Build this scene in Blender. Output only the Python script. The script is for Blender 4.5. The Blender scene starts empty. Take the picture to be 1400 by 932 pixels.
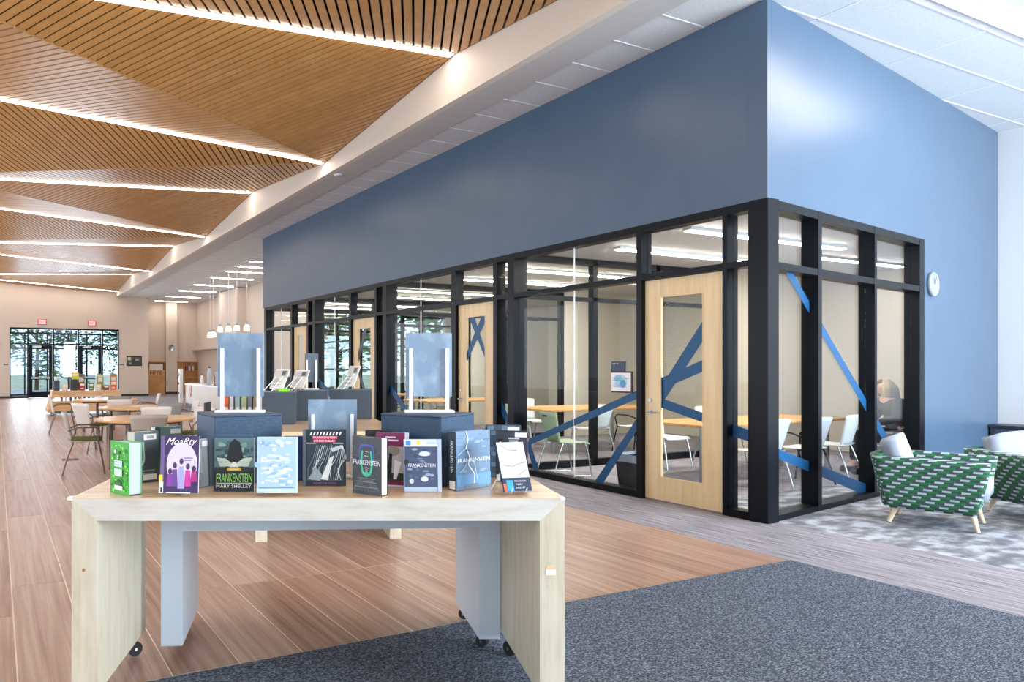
import bpy, bmesh, math, random
from mathutils import Vector, Matrix
random.seed(7)
SC = bpy.context.scene
COL = SC.collection
PI = math.pi
R_ = math.radians

# ------------------------------------------------------------------ camera, world, light, exposure
YAW = 25.807            # the camera looks this many degrees to the right of the hall's long axis (+Y)
EYE = 1.47
cam_d = bpy.data.cameras.new('camera')
cam_d.sensor_width = 36.0
cam_d.lens = 974.0 / 1400.0 * 36.0
cam_d.shift_x = (700.0 - 466.0) / 1400.0
cam_d.shift_y = (501.0 - 466.0) / 1400.0
cam_d.clip_start = 0.05
cam_d.clip_end = 300
cam = bpy.data.objects.new('camera', cam_d)
COL.objects.link(cam)
cam.location = (0, 0, EYE)
cam.rotation_euler = (PI / 2, 0, -R_(YAW))
SC.camera = cam

SC.view_settings.view_transform = 'Standard'
SC.view_settings.look = 'None'
SC.view_settings.gamma = 1.0
SC.view_settings.use_curve_mapping = False
SC.view_settings.exposure = -0.27
SC.cycles.use_denoising = True
SC.cycles.max_bounces = 8
SC.cycles.diffuse_bounces = 4
SC.cycles.glossy_bounces = 3
SC.cycles.transmission_bounces = 4
SC.cycles.transparent_max_bounces = 16
SC.cycles.caustics_reflective = False
SC.cycles.caustics_refractive = False
SC.cycles.sample_clamp_indirect = 6.0

world = bpy.data.worlds.new('world')
SC.world = world
world.use_nodes = True
wn = world.node_tree
wn.nodes.clear()
w_out = wn.nodes.new('ShaderNodeOutputWorld')
w_bg = wn.nodes.new('ShaderNodeBackground')
w_bg.inputs['Color'].default_value = (0.70, 0.84, 1.0, 1)
w_bg.inputs['Strength'].default_value = 2.2
wn.links.new(w_bg.outputs[0], w_out.inputs[0])


def area(name, loc, rot, sx, sy, power, color):
    d = bpy.data.lights.new(name, 'AREA')
    d.shape = 'RECTANGLE'
    d.size, d.size_y = sx, sy
    d.energy = power
    d.color = color
    o = bpy.data.objects.new(name, d)
    o.location = loc
    o.rotation_euler = rot
    COL.objects.link(o)
    return o


DAY = (0.78, 0.89, 1.0)
# daylight at the tall windows behind and to the right of the camera
area('window_light_back', (9.7, -5.85, 2.2), (R_(90), 0, 0), 6.8, 3.6, 3300, DAY)
area('window_light_back', (0.0, -5.85, 2.2), (R_(90), 0, 0), 8.0, 3.2, 150, DAY)
# daylight at the window wall on the far long side of the hall
area('window_light_side', (-6.3, 8.0, 2.2), (R_(90), 0, -R_(90)), 20.0, 3.2, 800, (0.86, 0.93, 1.0))
area('window_light_side', (-6.3, 27.0, 2.2), (R_(90), 0, -R_(90)), 14.0, 3.2, 800, (0.86, 0.93, 1.0))
# daylight at the glazed entrance
area('entrance_light', (3.0, 37.9, 1.8), (-R_(90), 0, 0), 4.6, 3.0, 500, DAY)

# ------------------------------------------------------------------ helpers
S_, C_ = math.sin(R_(YAW)), math.cos(R_(YAW))


def W(r, d, z=0.0):
    """metres to the right of and in front of the camera -> world"""
    return Vector((d * S_ + r * C_, d * C_ - r * S_, z))


def lin(c):
    return c / 12.92 if c <= 0.04045 else ((c + 0.055) / 1.055) ** 2.4


def hexc(h):
    h = h.lstrip('#')
    return tuple(lin(int(h[i:i + 2], 16) / 255.0) for i in (0, 2, 4)) + (1.0,)


MATS = {}


def mat(name, color='#808080', rough=0.5, metal=0.0, spec=0.5, coat=0.0):
    if name in MATS:
        return MATS[name]
    m = bpy.data.materials.new(name)
    m.use_nodes = True
    b = m.node_tree.nodes['Principled BSDF']
    b.inputs['Base Color'].default_value = hexc(color) if isinstance(color, str) else color
    b.inputs['Roughness'].default_value = rough
    b.inputs['Metallic'].default_value = metal
    b.inputs['Specular IOR Level'].default_value = spec
    b.inputs['Coat Weight'].default_value = coat
    MATS[name] = m
    return m


def nodes(m):
    nt = m.node_tree
    return nt, nt.nodes['Principled BSDF']


def add(nt, typ, **kw):
    n = nt.nodes.new(typ)
    for k, v in kw.items():
        if k in n.inputs:
            n.inputs[k].default_value = v
        else:
            setattr(n, k, v)
    return n


def ramp(nt, stops):
    n = nt.nodes.new('ShaderNodeValToRGB')
    e = n.color_ramp.elements
    while len(e) < len(stops):
        e.new(0.5)
    for i, (p, c) in enumerate(stops):
        e[i].position = p
        e[i].color = hexc(c) if isinstance(c, str) else c
    return n


def wood(name, stops, axis=(18, 1.2, 18), rough=0.4, coord='Object', vary=0.25, scale=1.0, bump=0.0, detail=5, spec=0.5):
    """long-grained wood: stretched noise, shifted from piece to piece"""
    m = mat(name, '#a07040', rough, spec=spec)
    nt, b = nodes(m)
    if coord == 'World':
        g = add(nt, 'ShaderNodeNewGeometry')
        src = g.outputs['Position']
    else:
        g = add(nt, 'ShaderNodeTexCoord')
        src = g.outputs['Object']
    oi = add(nt, 'ShaderNodeObjectInfo')
    at = add(nt, 'ShaderNodeAttribute')
    at.attribute_name = 'rnd'
    sm = add(nt, 'ShaderNodeMath')
    sm.operation = 'ADD'
    nt.links.new(oi.outputs['Random'], sm.inputs[0])
    nt.links.new(at.outputs['Fac'], sm.inputs[1])
    fr = add(nt, 'ShaderNodeMath')
    fr.operation = 'FRACT'
    nt.links.new(sm.outputs[0], fr.inputs[0])
    mp = add(nt, 'ShaderNodeMapping')
    mp.inputs['Scale'].default_value = axis
    nt.links.new(src, mp.inputs['Vector'])
    no = add(nt, 'ShaderNodeTexNoise')
    no.noise_dimensions = '4D'
    no.inputs['Scale'].default_value = scale
    no.inputs['Detail'].default_value = detail
    no.inputs['Roughness'].default_value = 0.6
    mw = add(nt, 'ShaderNodeMath')
    mw.operation = 'MULTIPLY'
    mw.inputs[1].default_value = 37.0
    nt.links.new(fr.outputs[0], mw.inputs[0])
    nt.links.new(mp.outputs[0], no.inputs['Vector'])
    nt.links.new(mw.outputs[0], no.inputs['W'])
    v = add(nt, 'ShaderNodeMath')
    v.operation = 'MULTIPLY_ADD'
    v.inputs[1].default_value = vary
    nt.links.new(fr.outputs[0], v.inputs[0])
    off = add(nt, 'ShaderNodeMath')
    off.operation = 'SUBTRACT'
    off.inputs[1].default_value = vary * 0.5
    nt.links.new(no.outputs['Fac'], off.inputs[0])
    nt.links.new(off.outputs[0], v.inputs[2])
    r = ramp(nt, stops)
    nt.links.new(v.outputs[0], r.inputs['Fac'])
    nt.links.new(r.outputs['Color'], b.inputs['Base Color'])
    if bump:
        bp = add(nt, 'ShaderNodeBump')
        bp.inputs['Strength'].default_value = bump
        bp.inputs['Distance'].default_value = 0.004
        nt.links.new(no.outputs['Fac'], bp.inputs['Height'])
        nt.links.new(bp.outputs[0], b.inputs['Normal'])
    return m


def noisy(name, c1, c2, scale=20.0, rough=0.9, stretch=(1, 1, 1), lo=0.35, hi=0.65, bump=0.0, detail=3, spec=0.3, mid=None):
    m = mat(name, c1, rough, spec=spec)
    nt, b = nodes(m)
    g = add(nt, 'ShaderNodeNewGeometry')
    mp = add(nt, 'ShaderNodeMapping')
    mp.inputs['Scale'].default_value = stretch
    nt.links.new(g.outputs['Position'], mp.inputs['Vector'])
    no = add(nt, 'ShaderNodeTexNoise')
    no.inputs['Scale'].default_value = scale
    no.inputs['Detail'].default_value = detail
    nt.links.new(mp.outputs[0], no.inputs['Vector'])
    stops = [(lo, c1), (hi, c2)] if mid is None else [(lo, c1), ((lo + hi) / 2, mid), (hi, c2)]
    r = ramp(nt, stops)
    nt.links.new(no.outputs['Fac'], r.inputs['Fac'])
    nt.links.new(r.outputs['Color'], b.inputs['Base Color'])
    if bump:
        bp = add(nt, 'ShaderNodeBump')
        bp.inputs['Strength'].default_value = bump
        bp.inputs['Distance'].default_value = 0.006
        nt.links.new(no.outputs['Fac'], bp.inputs['Height'])
        nt.links.new(bp.outputs[0], b.inputs['Normal'])
    return m


def emit(name, color, strength):
    if name in MATS:
        return MATS[name]
    m = mat(name, color, 0.5)
    b = m.node_tree.nodes['Principled BSDF']
    b.inputs['Emission Color'].default_value = hexc(color)
    b.inputs['Emission Strength'].default_value = strength
    return m


def glassm(name, tint=(1, 1, 1, 1), refl=1.0, ior=1.45):
    m = bpy.data.materials.new(name)
    m.use_nodes = True
    nt = m.node_tree
    nt.nodes.clear()
    out = add(nt, 'ShaderNodeOutputMaterial')
    tr = add(nt, 'ShaderNodeBsdfTransparent')
    tr.inputs['Color'].default_value = tint
    gl = add(nt, 'ShaderNodeBsdfGlossy')
    gl.inputs['Roughness'].default_value = 0.0
    g = add(nt, 'ShaderNodeNewGeometry')
    dt = add(nt, 'ShaderNodeVectorMath')
    dt.operation = 'DOT_PRODUCT'
    nt.links.new(g.outputs['Normal'], dt.inputs[0])
    nt.links.new(g.outputs['Incoming'], dt.inputs[1])
    ab = add(nt, 'ShaderNodeMath')
    ab.operation = 'ABSOLUTE'
    nt.links.new(dt.outputs['Value'], ab.inputs[0])
    om = add(nt, 'ShaderNodeMath')
    om.operation = 'SUBTRACT'
    om.inputs[0].default_value = 1.0
    nt.links.new(ab.outputs[0], om.inputs[1])
    pw = add(nt, 'ShaderNodeMath')
    pw.operation = 'POWER'
    pw.inputs[1].default_value = 5.0
    nt.links.new(om.outputs[0], pw.inputs[0])
    mu = add(nt, 'ShaderNodeMath')
    mu.operation = 'MULTIPLY_ADD'
    mu.inputs[1].default_value = 0.9 * refl
    mu.inputs[2].default_value = 0.035 * refl
    nt.links.new(pw.outputs[0], mu.inputs[0])
    mx = add(nt, 'ShaderNodeMixShader')
    nt.links.new(mu.outputs[0], mx.inputs[0])
    nt.links.new(tr.outputs[0], mx.inputs[1])
    nt.links.new(gl.outputs[0], mx.inputs[2])
    nt.links.new(mx.outputs[0], out.inputs[0])
    MATS[name] = m
    return m


class MB:
    """collects shapes; build() links them as one mesh object"""

    def __init__(self):
        self.v, self.f, self.c, self.s, self.rnd = [], [], [], [], []

    def _add(self, vs, fs, color=None, smooth=False, rnd=0.0):
        n = len(self.v)
        self.v += [tuple(p) for p in vs]
        for f in fs:
            self.f.append(tuple(i + n for i in f))
            self.c.append(color)
            self.s.append(smooth)
            self.rnd.append(rnd)
        return self

    def box(self, x0, y0, z0, x1, y1, z1, **k):
        vs = [(x0, y0, z0), (x1, y0, z0), (x1, y1, z0), (x0, y1, z0), (x0, y0, z1), (x1, y0, z1), (x1, y1, z1), (x0, y1, z1)]
        fs = [(0, 3, 2, 1), (4, 5, 6, 7), (0, 1, 5, 4), (1, 2, 6, 5), (2, 3, 7, 6), (3, 0, 4, 7)]
        return self._add(vs, fs, **k)

    def rbox(self, x0, y0, z0, x1, y1, z1, b=0.005, **k):
        """box with chamfered edges"""
        bm = bmesh.new()
        bmesh.ops.create_cube(bm, size=1.0)
        for v in bm.verts:
            v.co = Vector(((x0 + x1) / 2 + v.co.x * (x1 - x0), (y0 + y1) / 2 + v.co.y * (y1 - y0), (z0 + z1) / 2 + v.co.z * (z1 - z0)))
        bmesh.ops.bevel(bm, geom=list(bm.edges), offset=b, segments=k.pop('seg', 1), affect='EDGES', profile=0.5)
        return self.bm(bm, **k)

    def bm(self, bm, mtx=None, **k):
        bm.verts.ensure_lookup_table()
        for i, v in enumerate(bm.verts):
            v.index = i
        vs = [(mtx @ v.co) if mtx else v.co.copy() for v in bm.verts]
        fs = [[v.index for v in f.verts] for f in bm.faces]
        bm.free()
        return self._add(vs, fs, **k)

    def quad(self, a, b, c, d, **k):
        return self._add([a, b, c, d], [(0, 1, 2, 3)], **k)

    def poly(self, pts, **k):
        return self._add(pts, [tuple(range(len(pts)))], **k)

    def slab(self, pts, off, **k):
        """polygon extruded by the vector off"""
        n = len(pts)
        o = Vector(off)
        vs = [Vector(p) for p in pts] + [Vector(p) + o for p in pts]
        fs = [tuple(range(n - 1, -1, -1)), tuple(range(n, 2 * n))]
        fs += [(i, (i + 1) % n, n + (i + 1) % n, n + i) for i in range(n)]
        return self._add(vs, fs, **k)

    def tube(self, path, r, n=8, close=False, cap=True, **k):
        P = [Vector(p) for p in path]
        rs = r if isinstance(r, (list, tuple)) else [r] * len(P)
        vs, fs = [], []
        up = Vector((0, 0, 1))
        prev = None
        m = len(P)
        for i, p in enumerate(P):
            if close:
                t = (P[(i + 1) % m] - P[i - 1]).normalized()
            else:
                t = (P[min(i + 1, m - 1)] - P[max(i - 1, 0)]).normalized()
            if prev is None:
                a = t.cross(up)
                if a.length < 1e-3:
                    a = t.cross(Vector((1, 0, 0)))
            else:
                a = prev - t * prev.dot(t)
            a.normalize()
            prev = a
            b = t.cross(a)
            for j in range(n):
                th = 2 * PI * j / n
                vs.append(p + (a * math.cos(th) + b * math.sin(th)) * rs[i])
        seg = m if close else m - 1
        for i in range(seg):
            for j in range(n):
                i2 = (i + 1) % m
                fs.append((i * n + j, i * n + (j + 1) % n, i2 * n + (j + 1) % n, i2 * n + j))
        k.setdefault('smooth', True)
        self._add(vs, fs, **k)
        if cap and not close:
            k['smooth'] = False
            self._add(vs[:n], [tuple(range(n - 1, -1, -1))], **k)
            self._add(vs[-n:], [tuple(range(n))], **k)
        return self

    def lathe(self, prof, n=24, cx=0, cy=0, sx=1, sy=1, smooth=True, **k):
        vs, fs = [], []
        for (r, z) in prof:
            for j in range(n):
                th = 2 * PI * j / n
                vs.append((cx + r * math.cos(th) * sx, cy + r * math.sin(th) * sy, z))
        m = len(prof)
        for i in range(m - 1):
            for j in range(n):
                fs.append((i * n + j, i * n + (j + 1) % n, (i + 1) * n + (j + 1) % n, (i + 1) * n + j))
        if prof[0][0] > 1e-4:
            fs.append(tuple(range(n - 1, -1, -1)))
        if prof[-1][0] > 1e-4:
            fs.append(tuple(range((m - 1) * n, m * n)))
        return self._add(vs, fs, smooth=smooth, **k)

    def sheet(self, fn, nu, nv, th, **k):
        """curved sheet fn(u, v) with thickness th"""
        P = [[Vector(fn(i / nu, j / nv)) for j in range(nv + 1)] for i in range(nu + 1)]
        top, bot = [], []
        for i in range(nu + 1):
            for j in range(nv + 1):
                du = P[min(i + 1, nu)][j] - P[max(i - 1, 0)][j]
                dv = P[i][min(j + 1, nv)] - P[i][max(j - 1, 0)]
                n = du.cross(dv).normalized()
                top.append(P[i][j] + n * th / 2)
                bot.append(P[i][j] - n * th / 2)
        N = (nu + 1) * (nv + 1)
        idx = lambda i, j: i * (nv + 1) + j
        fs = []
        for i in range(nu):
            for j in range(nv):
                fs.append((idx(i, j), idx(i + 1, j), idx(i + 1, j + 1), idx(i, j + 1)))
                fs.append((N + idx(i, j + 1), N + idx(i + 1, j + 1), N + idx(i + 1, j), N + idx(i, j)))
        rim = [idx(i, 0) for i in range(nu + 1)] + [idx(nu, j) for j in range(1, nv + 1)] + [idx(i, nv) for i in range(nu - 1, -1, -1)] + [idx(0, j) for j in range(nv - 1, 0, -1)]
        for a, b in zip(rim, rim[1:] + rim[:1]):
            fs.append((a, N + a, N + b, b))
        k.setdefault('smooth', True)
        return self._add(top + bot, fs, **k)

    def mesh(self, name, colors=False):
        me = bpy.data.meshes.new(name)
        me.from_pydata([tuple(v) for v in self.v], [], self.f)
        if any(self.s):
            me.polygons.foreach_set('use_smooth', self.s)
        if any(c is not None for c in self.c):
            at = me.color_attributes.new('Col', 'FLOAT_COLOR', 'CORNER')
            for p, c in zip(me.polygons, self.c):
                cc = hexc(c) if isinstance(c, str) else (c or (1, 1, 1, 1))
                for li in p.loop_indices:
                    at.data[li].color = cc
        if any(self.rnd):
            at = me.attributes.new('rnd', 'FLOAT', 'FACE')
            at.data.foreach_set('value', self.rnd)
        me.update()
        return me

    def build(self, name, material, parent=None, loc=None, rot=None):
        return link(name, self.mesh(name), material, parent, loc, rot)


def link(name, me, material, parent=None, loc=None, rot=None):
    if material is not None and not me.materials:
        me.materials.append(material)
    o = bpy.data.objects.new(name, me)
    COL.objects.link(o)
    if parent is not None:
        o.parent = parent
    if loc is not None:
        o.location = loc
    if rot is not None:
        o.rotation_euler = rot
    return o


def tag(o, label=None, cat=None, group=None, kind=None):
    if label:
        o['label'] = label
    if cat:
        o['category'] = cat
    if group:
        o['group'] = group
    if kind:
        o['kind'] = kind
    return o


def thing(name, label, cat, loc=(0, 0, 0), rz=0.0, group=None, kind=None, parent=None, rot=None):
    o = bpy.data.objects.new(name, None)
    o.empty_display_size = 0.1
    COL.objects.link(o)
    o.location = loc
    o.rotation_euler = rot if rot else (0, 0, rz)
    if parent is not None:
        o.parent = parent
    return tag(o, label, cat, group, kind)


def kids(o):
    return [c for c in bpy.data.objects if c.parent == o]


def dup(root, loc, rz, label=None, group=None, swap=None):
    r = root.copy()
    COL.objects.link(r)
    r.location = loc
    r.rotation_euler = (0, 0, rz)
    if label:
        r['label'] = label
    if group:
        r['group'] = group
    for ch in kids(root):
        c = ch.copy()
        COL.objects.link(c)
        c.parent = r
        for g in kids(ch):
            d = g.copy()
            COL.objects.link(d)
            d.parent = c
    return r


def clip_poly(poly, lines):
    """convex clip of 2-D points against half planes (nx, ny, c): nx*x+ny*y <= c"""
    for nx, ny, c in lines:
        out = []
        for i in range(len(poly)):
            a, b = poly[i], poly[(i + 1) % len(poly)]
            da, db = nx * a[0] + ny * a[1] - c, nx * b[0] + ny * b[1] - c
            if da <= 0:
                out.append(a)
            if (da < 0 < db) or (db < 0 < da):
                t = da / (da - db)
                out.append((a[0] + (b[0] - a[0]) * t, a[1] + (b[1] - a[1]) * t))
        poly = out
        if len(poly) < 3:
            return []
    return poly


_TXT = {}


def text_geo(s):
    """outline of a word as (points, faces), lying in the unit box of its own size"""
    if s in _TXT:
        return _TXT[s]
    cu = bpy.data.curves.new('lettering', 'FONT')
    cu.body = s
    cu.resolution_u = 2
    o = bpy.data.objects.new('lettering', cu)
    COL.objects.link(o)
    dg = bpy.context.evaluated_depsgraph_get()
    me = bpy.data.meshes.new_from_object(o.evaluated_get(dg))
    vs = [(v.co.x, v.co.y) for v in me.vertices]
    fs = [tuple(p.vertices) for p in me.polygons]
    bpy.data.objects.remove(o)
    bpy.data.curves.remove(cu)
    bpy.data.meshes.remove(me)
    x0, x1 = min(v[0] for v in vs), max(v[0] for v in vs)
    y0, y1 = min(v[1] for v in vs), max(v[1] for v in vs)
    vs = [((x - x0) / (x1 - x0), (y - y0) / (y1 - y0)) for x, y in vs]
    _TXT[s] = (vs, fs)
    return _TXT[s]


class Art:
    """flat print on a w x h face: polygons and lettering in 0..1 coordinates, facing -Y"""

    def __init__(self, w, h, y=-0.0006):
        self.w, self.h, self.y, self.l, self.m = w, h, y, 0, MB()

    def p(self, pts, color):
        y = self.y - self.l * 0.00006
        self.m.poly([(u * self.w, y, v * self.h) for u, v in pts], color=color)
        self.l += 1
        return self

    def r(self, u0, v0, u1, v1, color):
        return self.p([(u0, v0), (u1, v0), (u1, v1), (u0, v1)], color)

    def e(self, u, v, ru, rv, color, n=18):
        return self.p([(u + ru * math.cos(2 * PI * i / n), v + rv * math.sin(2 * PI * i / n)) for i in range(n)], color)

    def line(self, pts, t, color):
        for (a, b) in zip(pts, pts[1:]):
            dx, dy = b[0] - a[0], b[1] - a[1]
            L = math.hypot(dx, dy) or 1
            nx, ny = -dy / L * t / 2, dx / L * t / 2
            self.p([(a[0] - nx, a[1] - ny), (b[0] - nx, b[1] - ny), (b[0] + nx, b[1] + ny), (a[0] + nx, a[1] + ny)], color)
        return self

    def t(self, s, u0, v0, u1, v1, color, skew=0.0):
        vs, fs = text_geo(s)
        y = self.y - self.l * 0.00006
        self.m._add([((u0 + (u1 - u0) * x + skew * (yy - 0.5)) * self.w, y, (v0 + (v1 - v0) * yy) * self.h) for x, yy in vs], fs, color=color)
        self.l += 1
        return self

    def build(self, name, parent, loc=None, rot=None):
        return self.m.build(name, MATS['print'], parent, loc, rot)


# ------------------------------------------------------------------ materials
pm = mat('print', '#ffffff', 0.4)
_nt, _b = nodes(pm)
_at = add(_nt, 'ShaderNodeAttribute')
_at.attribute_name = 'Col'
_nt.links.new(_at.outputs['Color'], _b.inputs['Base Color'])

wood('floor_wood', [(0.25, '#6f4f3f'), (0.42, '#977362'), (0.58, '#aa8a79'), (0.78, '#c3aa9a')], axis=(30, 0.9, 1), rough=0.36, coord='World', vary=0.14, spec=0.5)
mat('grout', '#efe2d4', 0.5)
wood('slat_wood', [(0.2, '#ad7a40'), (0.5, '#bd8b4e'), (0.8, '#ca9a5d')], axis=(5, 5, 5), rough=0.33, coord='World', vary=0.16, spec=0.5)
mat('slat_void', '#120c08', 0.9)
mat('cream_paint', '#d8cdc0', 0.6)
mat('white_paint', '#d7d8d8', 0.55)
noisy('tile_white', '#dcdede', '#d2d4d5', 60, 0.85)
mat('grid_white', '#eef0f0', 0.5)
mat('soffit_shaded', '#c2bfbc', 0.65)  # the weaker light on the soffit is put into this grey
noisy('blue_paint', '#475d74', '#4a6077', 2.0, 0.33, spec=0.45)
mat('beige_wall', '#cfc0b2', 0.6)
mat('room_wall', '#d8cfbf', 0.6)
mat('black_metal', '#070b12', 0.34, spec=0.16)
mat('dark_strip', '#2a2421', 0.5)
glassm('glass_clear', (0.965, 0.98, 0.975, 1), 0.28)
glassm('glass_lounge', (0.96, 0.98, 0.985, 1), 0.95)
glassm('glass_ext', (0.95, 0.98, 1.0, 1), 0.8)
fm = mat('blue_film', '#174d78', 0.4, spec=0.3)
mat('navy_panel', '#1d2c47', 0.4)
wood('door_maple', [(0.2, '#cdae7e'), (0.5, '#dcc194'), (0.8, '#e5cfa6')], axis=(16, 16, 1.3), rough=0.4, vary=0.2)
wood('maple', [(0.2, '#b99a78'), (0.5, '#d8bb98'), (0.8, '#e3caab')], axis=(3, 16, 16), rough=0.22, vary=0.1)
wood('maple_pale', [(0.2, '#b5ad9d'), (0.45, '#cbc6bb'), (0.8, '#d8d5cd')], axis=(5, 30, 30), rough=0.4, vary=0.1)
wood('maple_upright', [(0.2, '#b3a68a'), (0.5, '#c9bfa8'), (0.8, '#d6cdb9')], axis=(30, 30, 4), rough=0.4, vary=0.1)
wood('table_wood', [(0.2, '#c08c55'), (0.5, '#d7a46b'), (0.8, '#e2b57e')], axis=(3, 14, 14), rough=0.3, vary=0.1)
wood('shelf_wood', [(0.2, '#b37f48'), (0.5, '#c9955c'), (0.8, '#d6a66e')], axis=(3, 14, 3), rough=0.45, vary=0.2)
mat('grey_laminate', '#ccd6e0', 0.35)
mat('slate_box', '#33475c', 0.5)
noisy('slate_box_weave', '#2b3f55', '#3a526b', 70, 0.5, stretch=(1, 1, 6))
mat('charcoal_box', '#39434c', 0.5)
noisy('sign_panel', '#758ca2', '#9fb2c2', 14.0, 0.22, stretch=(1, 1, 0.6), lo=0.48, hi=0.8, detail=8, spec=0.5)
mat('sign_panel_dark', '#59636c', 0.3)
mat('white_plastic', '#eceef0', 0.35)
mat('paper', '#e9e6de', 0.7)
mat('chrome', '#c9ccd0', 0.18, metal=1.0)
mat('steel', '#a8abae', 0.3, metal=1.0)
mat('bronze_tube', '#6f6257', 0.35, metal=0.6)
mat('shell_cream', '#d8cdc2', 0.45)
mat('shell_grey', '#8d8983', 0.45)
mat('shell_taupe', '#b6aa9e', 0.45)
mat('shell_white', '#dcdfe2', 0.4)
mat('shell_sage', '#9db18f', 0.45)
mat('olive_fabric', '#5d6130', 0.9)
mat('black_rubber', '#101114', 0.6)
mat('black_plastic', '#1b1d20', 0.45)
noisy('grey_carpet', '#6f6b72', '#a29ea6', 1.0, 0.95, stretch=(55, 2.2, 1), lo=0.38, hi=0.62, detail=6)
noisy('camo_carpet', '#656870', '#aaaeb8', 4.6, 0.95, stretch=(1, 1.5, 1), lo=0.40, hi=0.60, detail=9, mid='#86868c')
noisy('dark_mat', '#262c36', '#848d9c', 78.0, 0.97, stretch=(1, 1.9, 1), lo=0.36, hi=0.66, bump=0.8, detail=4, mid='#4d5562')
mat('seat_light', '#8f96a6', 0.85)
noisy('grey_tweed', '#8b8780', '#b3aea6', 60, 0.9, stretch=(1, 1, 2))
mat('leg_wood', '#d9c8ab', 0.5)
emit('strip_glow', '#fff2e6', 32.0)
emit('strip_glow_room', '#fff6ea', 105.0)
emit('tile_glow', '#fff3ea', 60.0)
emit('pendant_glow', '#fff0dc', 3.5)
emit('exit_glow', '#ff9aa0', 1.6)
mat('exit_red', '#d23040', 0.5)
noisy('leaf_green', '#3f6a34', '#7fae5c', 3.0, 0.7)
noisy('leaf_dark', '#2f5a3a', '#5f9468', 3.0, 0.7)
noisy('bark', '#4a4038', '#6b5d50', 20, 0.9)
noisy('ground_out', '#8c9a78', '#b7b9a6', 1.2, 0.95)
mat('pave_out', '#c9c9c6', 0.8)
mat('skin', '#d9ab90', 0.55)
mat('hair_blond', '#c4ad84', 0.6)
mat('cardigan', '#4b4742', 0.9)
mat('trousers', '#2d3038', 0.85)

# green, charcoal and white stepped pattern of the lounge chairs
gm = mat('green_pattern', '#1f7a43', 0.85)
nt, b = nodes(gm)
tc = add(nt, 'ShaderNodeTexCoord')
sx_ = add(nt, 'ShaderNodeSeparateXYZ')
nt.links.new(tc.outputs['Object'], sx_.inputs[0])


def mth(nt, op, a, bb=None, c=None):
    n = nt.nodes.new('ShaderNodeMath')
    n.operation = op
    for i, x in enumerate((a, bb, c)):
        if x is None:
            continue
        if hasattr(x, 'links') or hasattr(x, 'is_linked'):
            nt.links.new(x, n.inputs[i])
        else:
            n.inputs[i].default_value = x
    return n.outputs[0]


hx = mth(nt, 'ADD', sx_.outputs['X'], sx_.outputs['Y'])
zs = mth(nt, 'MULTIPLY', sx_.outputs['Z'], 26.0)
row = mth(nt, 'FLOOR', zs)
vz = mth(nt, 'FRACT', zs)
u = mth(nt, 'FRACT', mth(nt, 'ADD', mth(nt, 'MULTIPLY', hx, 7.6), mth(nt, 'ADD', mth(nt, 'MULTIPLY', row, 0.37), mth(nt, 'MULTIPLY', vz, 0.12))))
lowh = mth(nt, 'LESS_THAN', vz, 0.46)
white = mth(nt, 'MULTIPLY', lowh, mth(nt, 'LESS_THAN', u, 0.48))
grn = mth(nt, 'MULTIPLY', mth(nt, 'SUBTRACT', 1.0, lowh), mth(nt, 'GREATER_THAN', u, 0.42))
mixa = add(nt, 'ShaderNodeMix', data_type='RGBA')
mixa.inputs[6].default_value = hexc('#38454a')
mixa.inputs[7].default_value = hexc('#1b6f3c')
nt.links.new(grn, mixa.inputs[0])
mixb = add(nt, 'ShaderNodeMix', data_type='RGBA')
mixb.inputs[7].default_value = hexc('#a9b8c0')
nt.links.new(mixa.outputs[2], mixb.inputs[6])
nt.links.new(white, mixb.inputs[0])
nt.links.new(mixb.outputs[2], b.inputs['Base Color'])

# ------------------------------------------------------------------ the setting
ZC = 4.92                 # flat ceiling
XS = 5.308                # bulkhead plane under the folded wood ceiling
XB = 5.846                # end of the plain soffit strip
X0, Y0 = 6.479, 4.247     # outer corner of the blue glazed room block
YEND = 18.14              # far end of the block
XR = 13.3                 # right outer wall
RA = R_(8.193)            # the short face of the block is turned by this angle
DV = Vector((math.cos(RA), math.sin(RA), 0))
NV = Vector((-math.sin(RA), math.cos(RA), 0))
YW = 36.5                 # entrance wall
YF = 38.6                 # back of the service recess
XSV = 9.9                 # right wall of the service hall
XL = -6.5
YB = -6.0
M = MATS


def vis(x, y, z):
    """inside the picture frame?"""
    d = x * S_ + y * C_
    if d < 0.3:
        return None
    px = 466 + 974 * (x * C_ - y * S_) / d
    py = 501 - 974 * (z - EYE) / d
    return px, py, d


# --- floor: wood-look planks on a grout bed
floor = thing('floor', 'wood-look plank floor of the long hall', 'floor', kind='structure')
MB().box(XL, YB, -0.12, 5.418, YW + 2.2, -0.0015).build('grout_bed', M['grout'], floor)
PW, PL = 0.333, 2.44
cells = []
ncol = int((5.418 - XL) / PW) + 1
for c in range(ncol):
    xb = 5.418 - c * PW
    xa = max(XL, xb - PW)
    off = 0.0 if xa > 1.2 else (0.0, 1.22, 0.0, 0.61)[c % 4]
    k = -12
    while True:
        ya = 4.62 + off + k * PL
        yb = ya + PL
        k += 1
        if ya > YW:
            break
        if yb < YB:
            continue
        ya2, yb2 = max(ya, YB), min(yb, YW)
        if ya2 >= yb2 - 0.02:
            continue
        # the dark mat and its bare strip cover part of the floor
        full = abs((yb2 - ya2) - PL) < 1e-6 and abs((xb - xa) - PW) < 1e-6
        v = vis((xa + xb) / 2, (ya2 + yb2) / 2, 0)
        score = 0
        if v and -60 < v[0] < 1200 and v[1] < 1000 and full and yb2 > 3.3:
            score = 1.0 / v[2] ** 3
        cells.append((score, xa, xb, ya2, yb2))
cells.sort(reverse=True)
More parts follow.
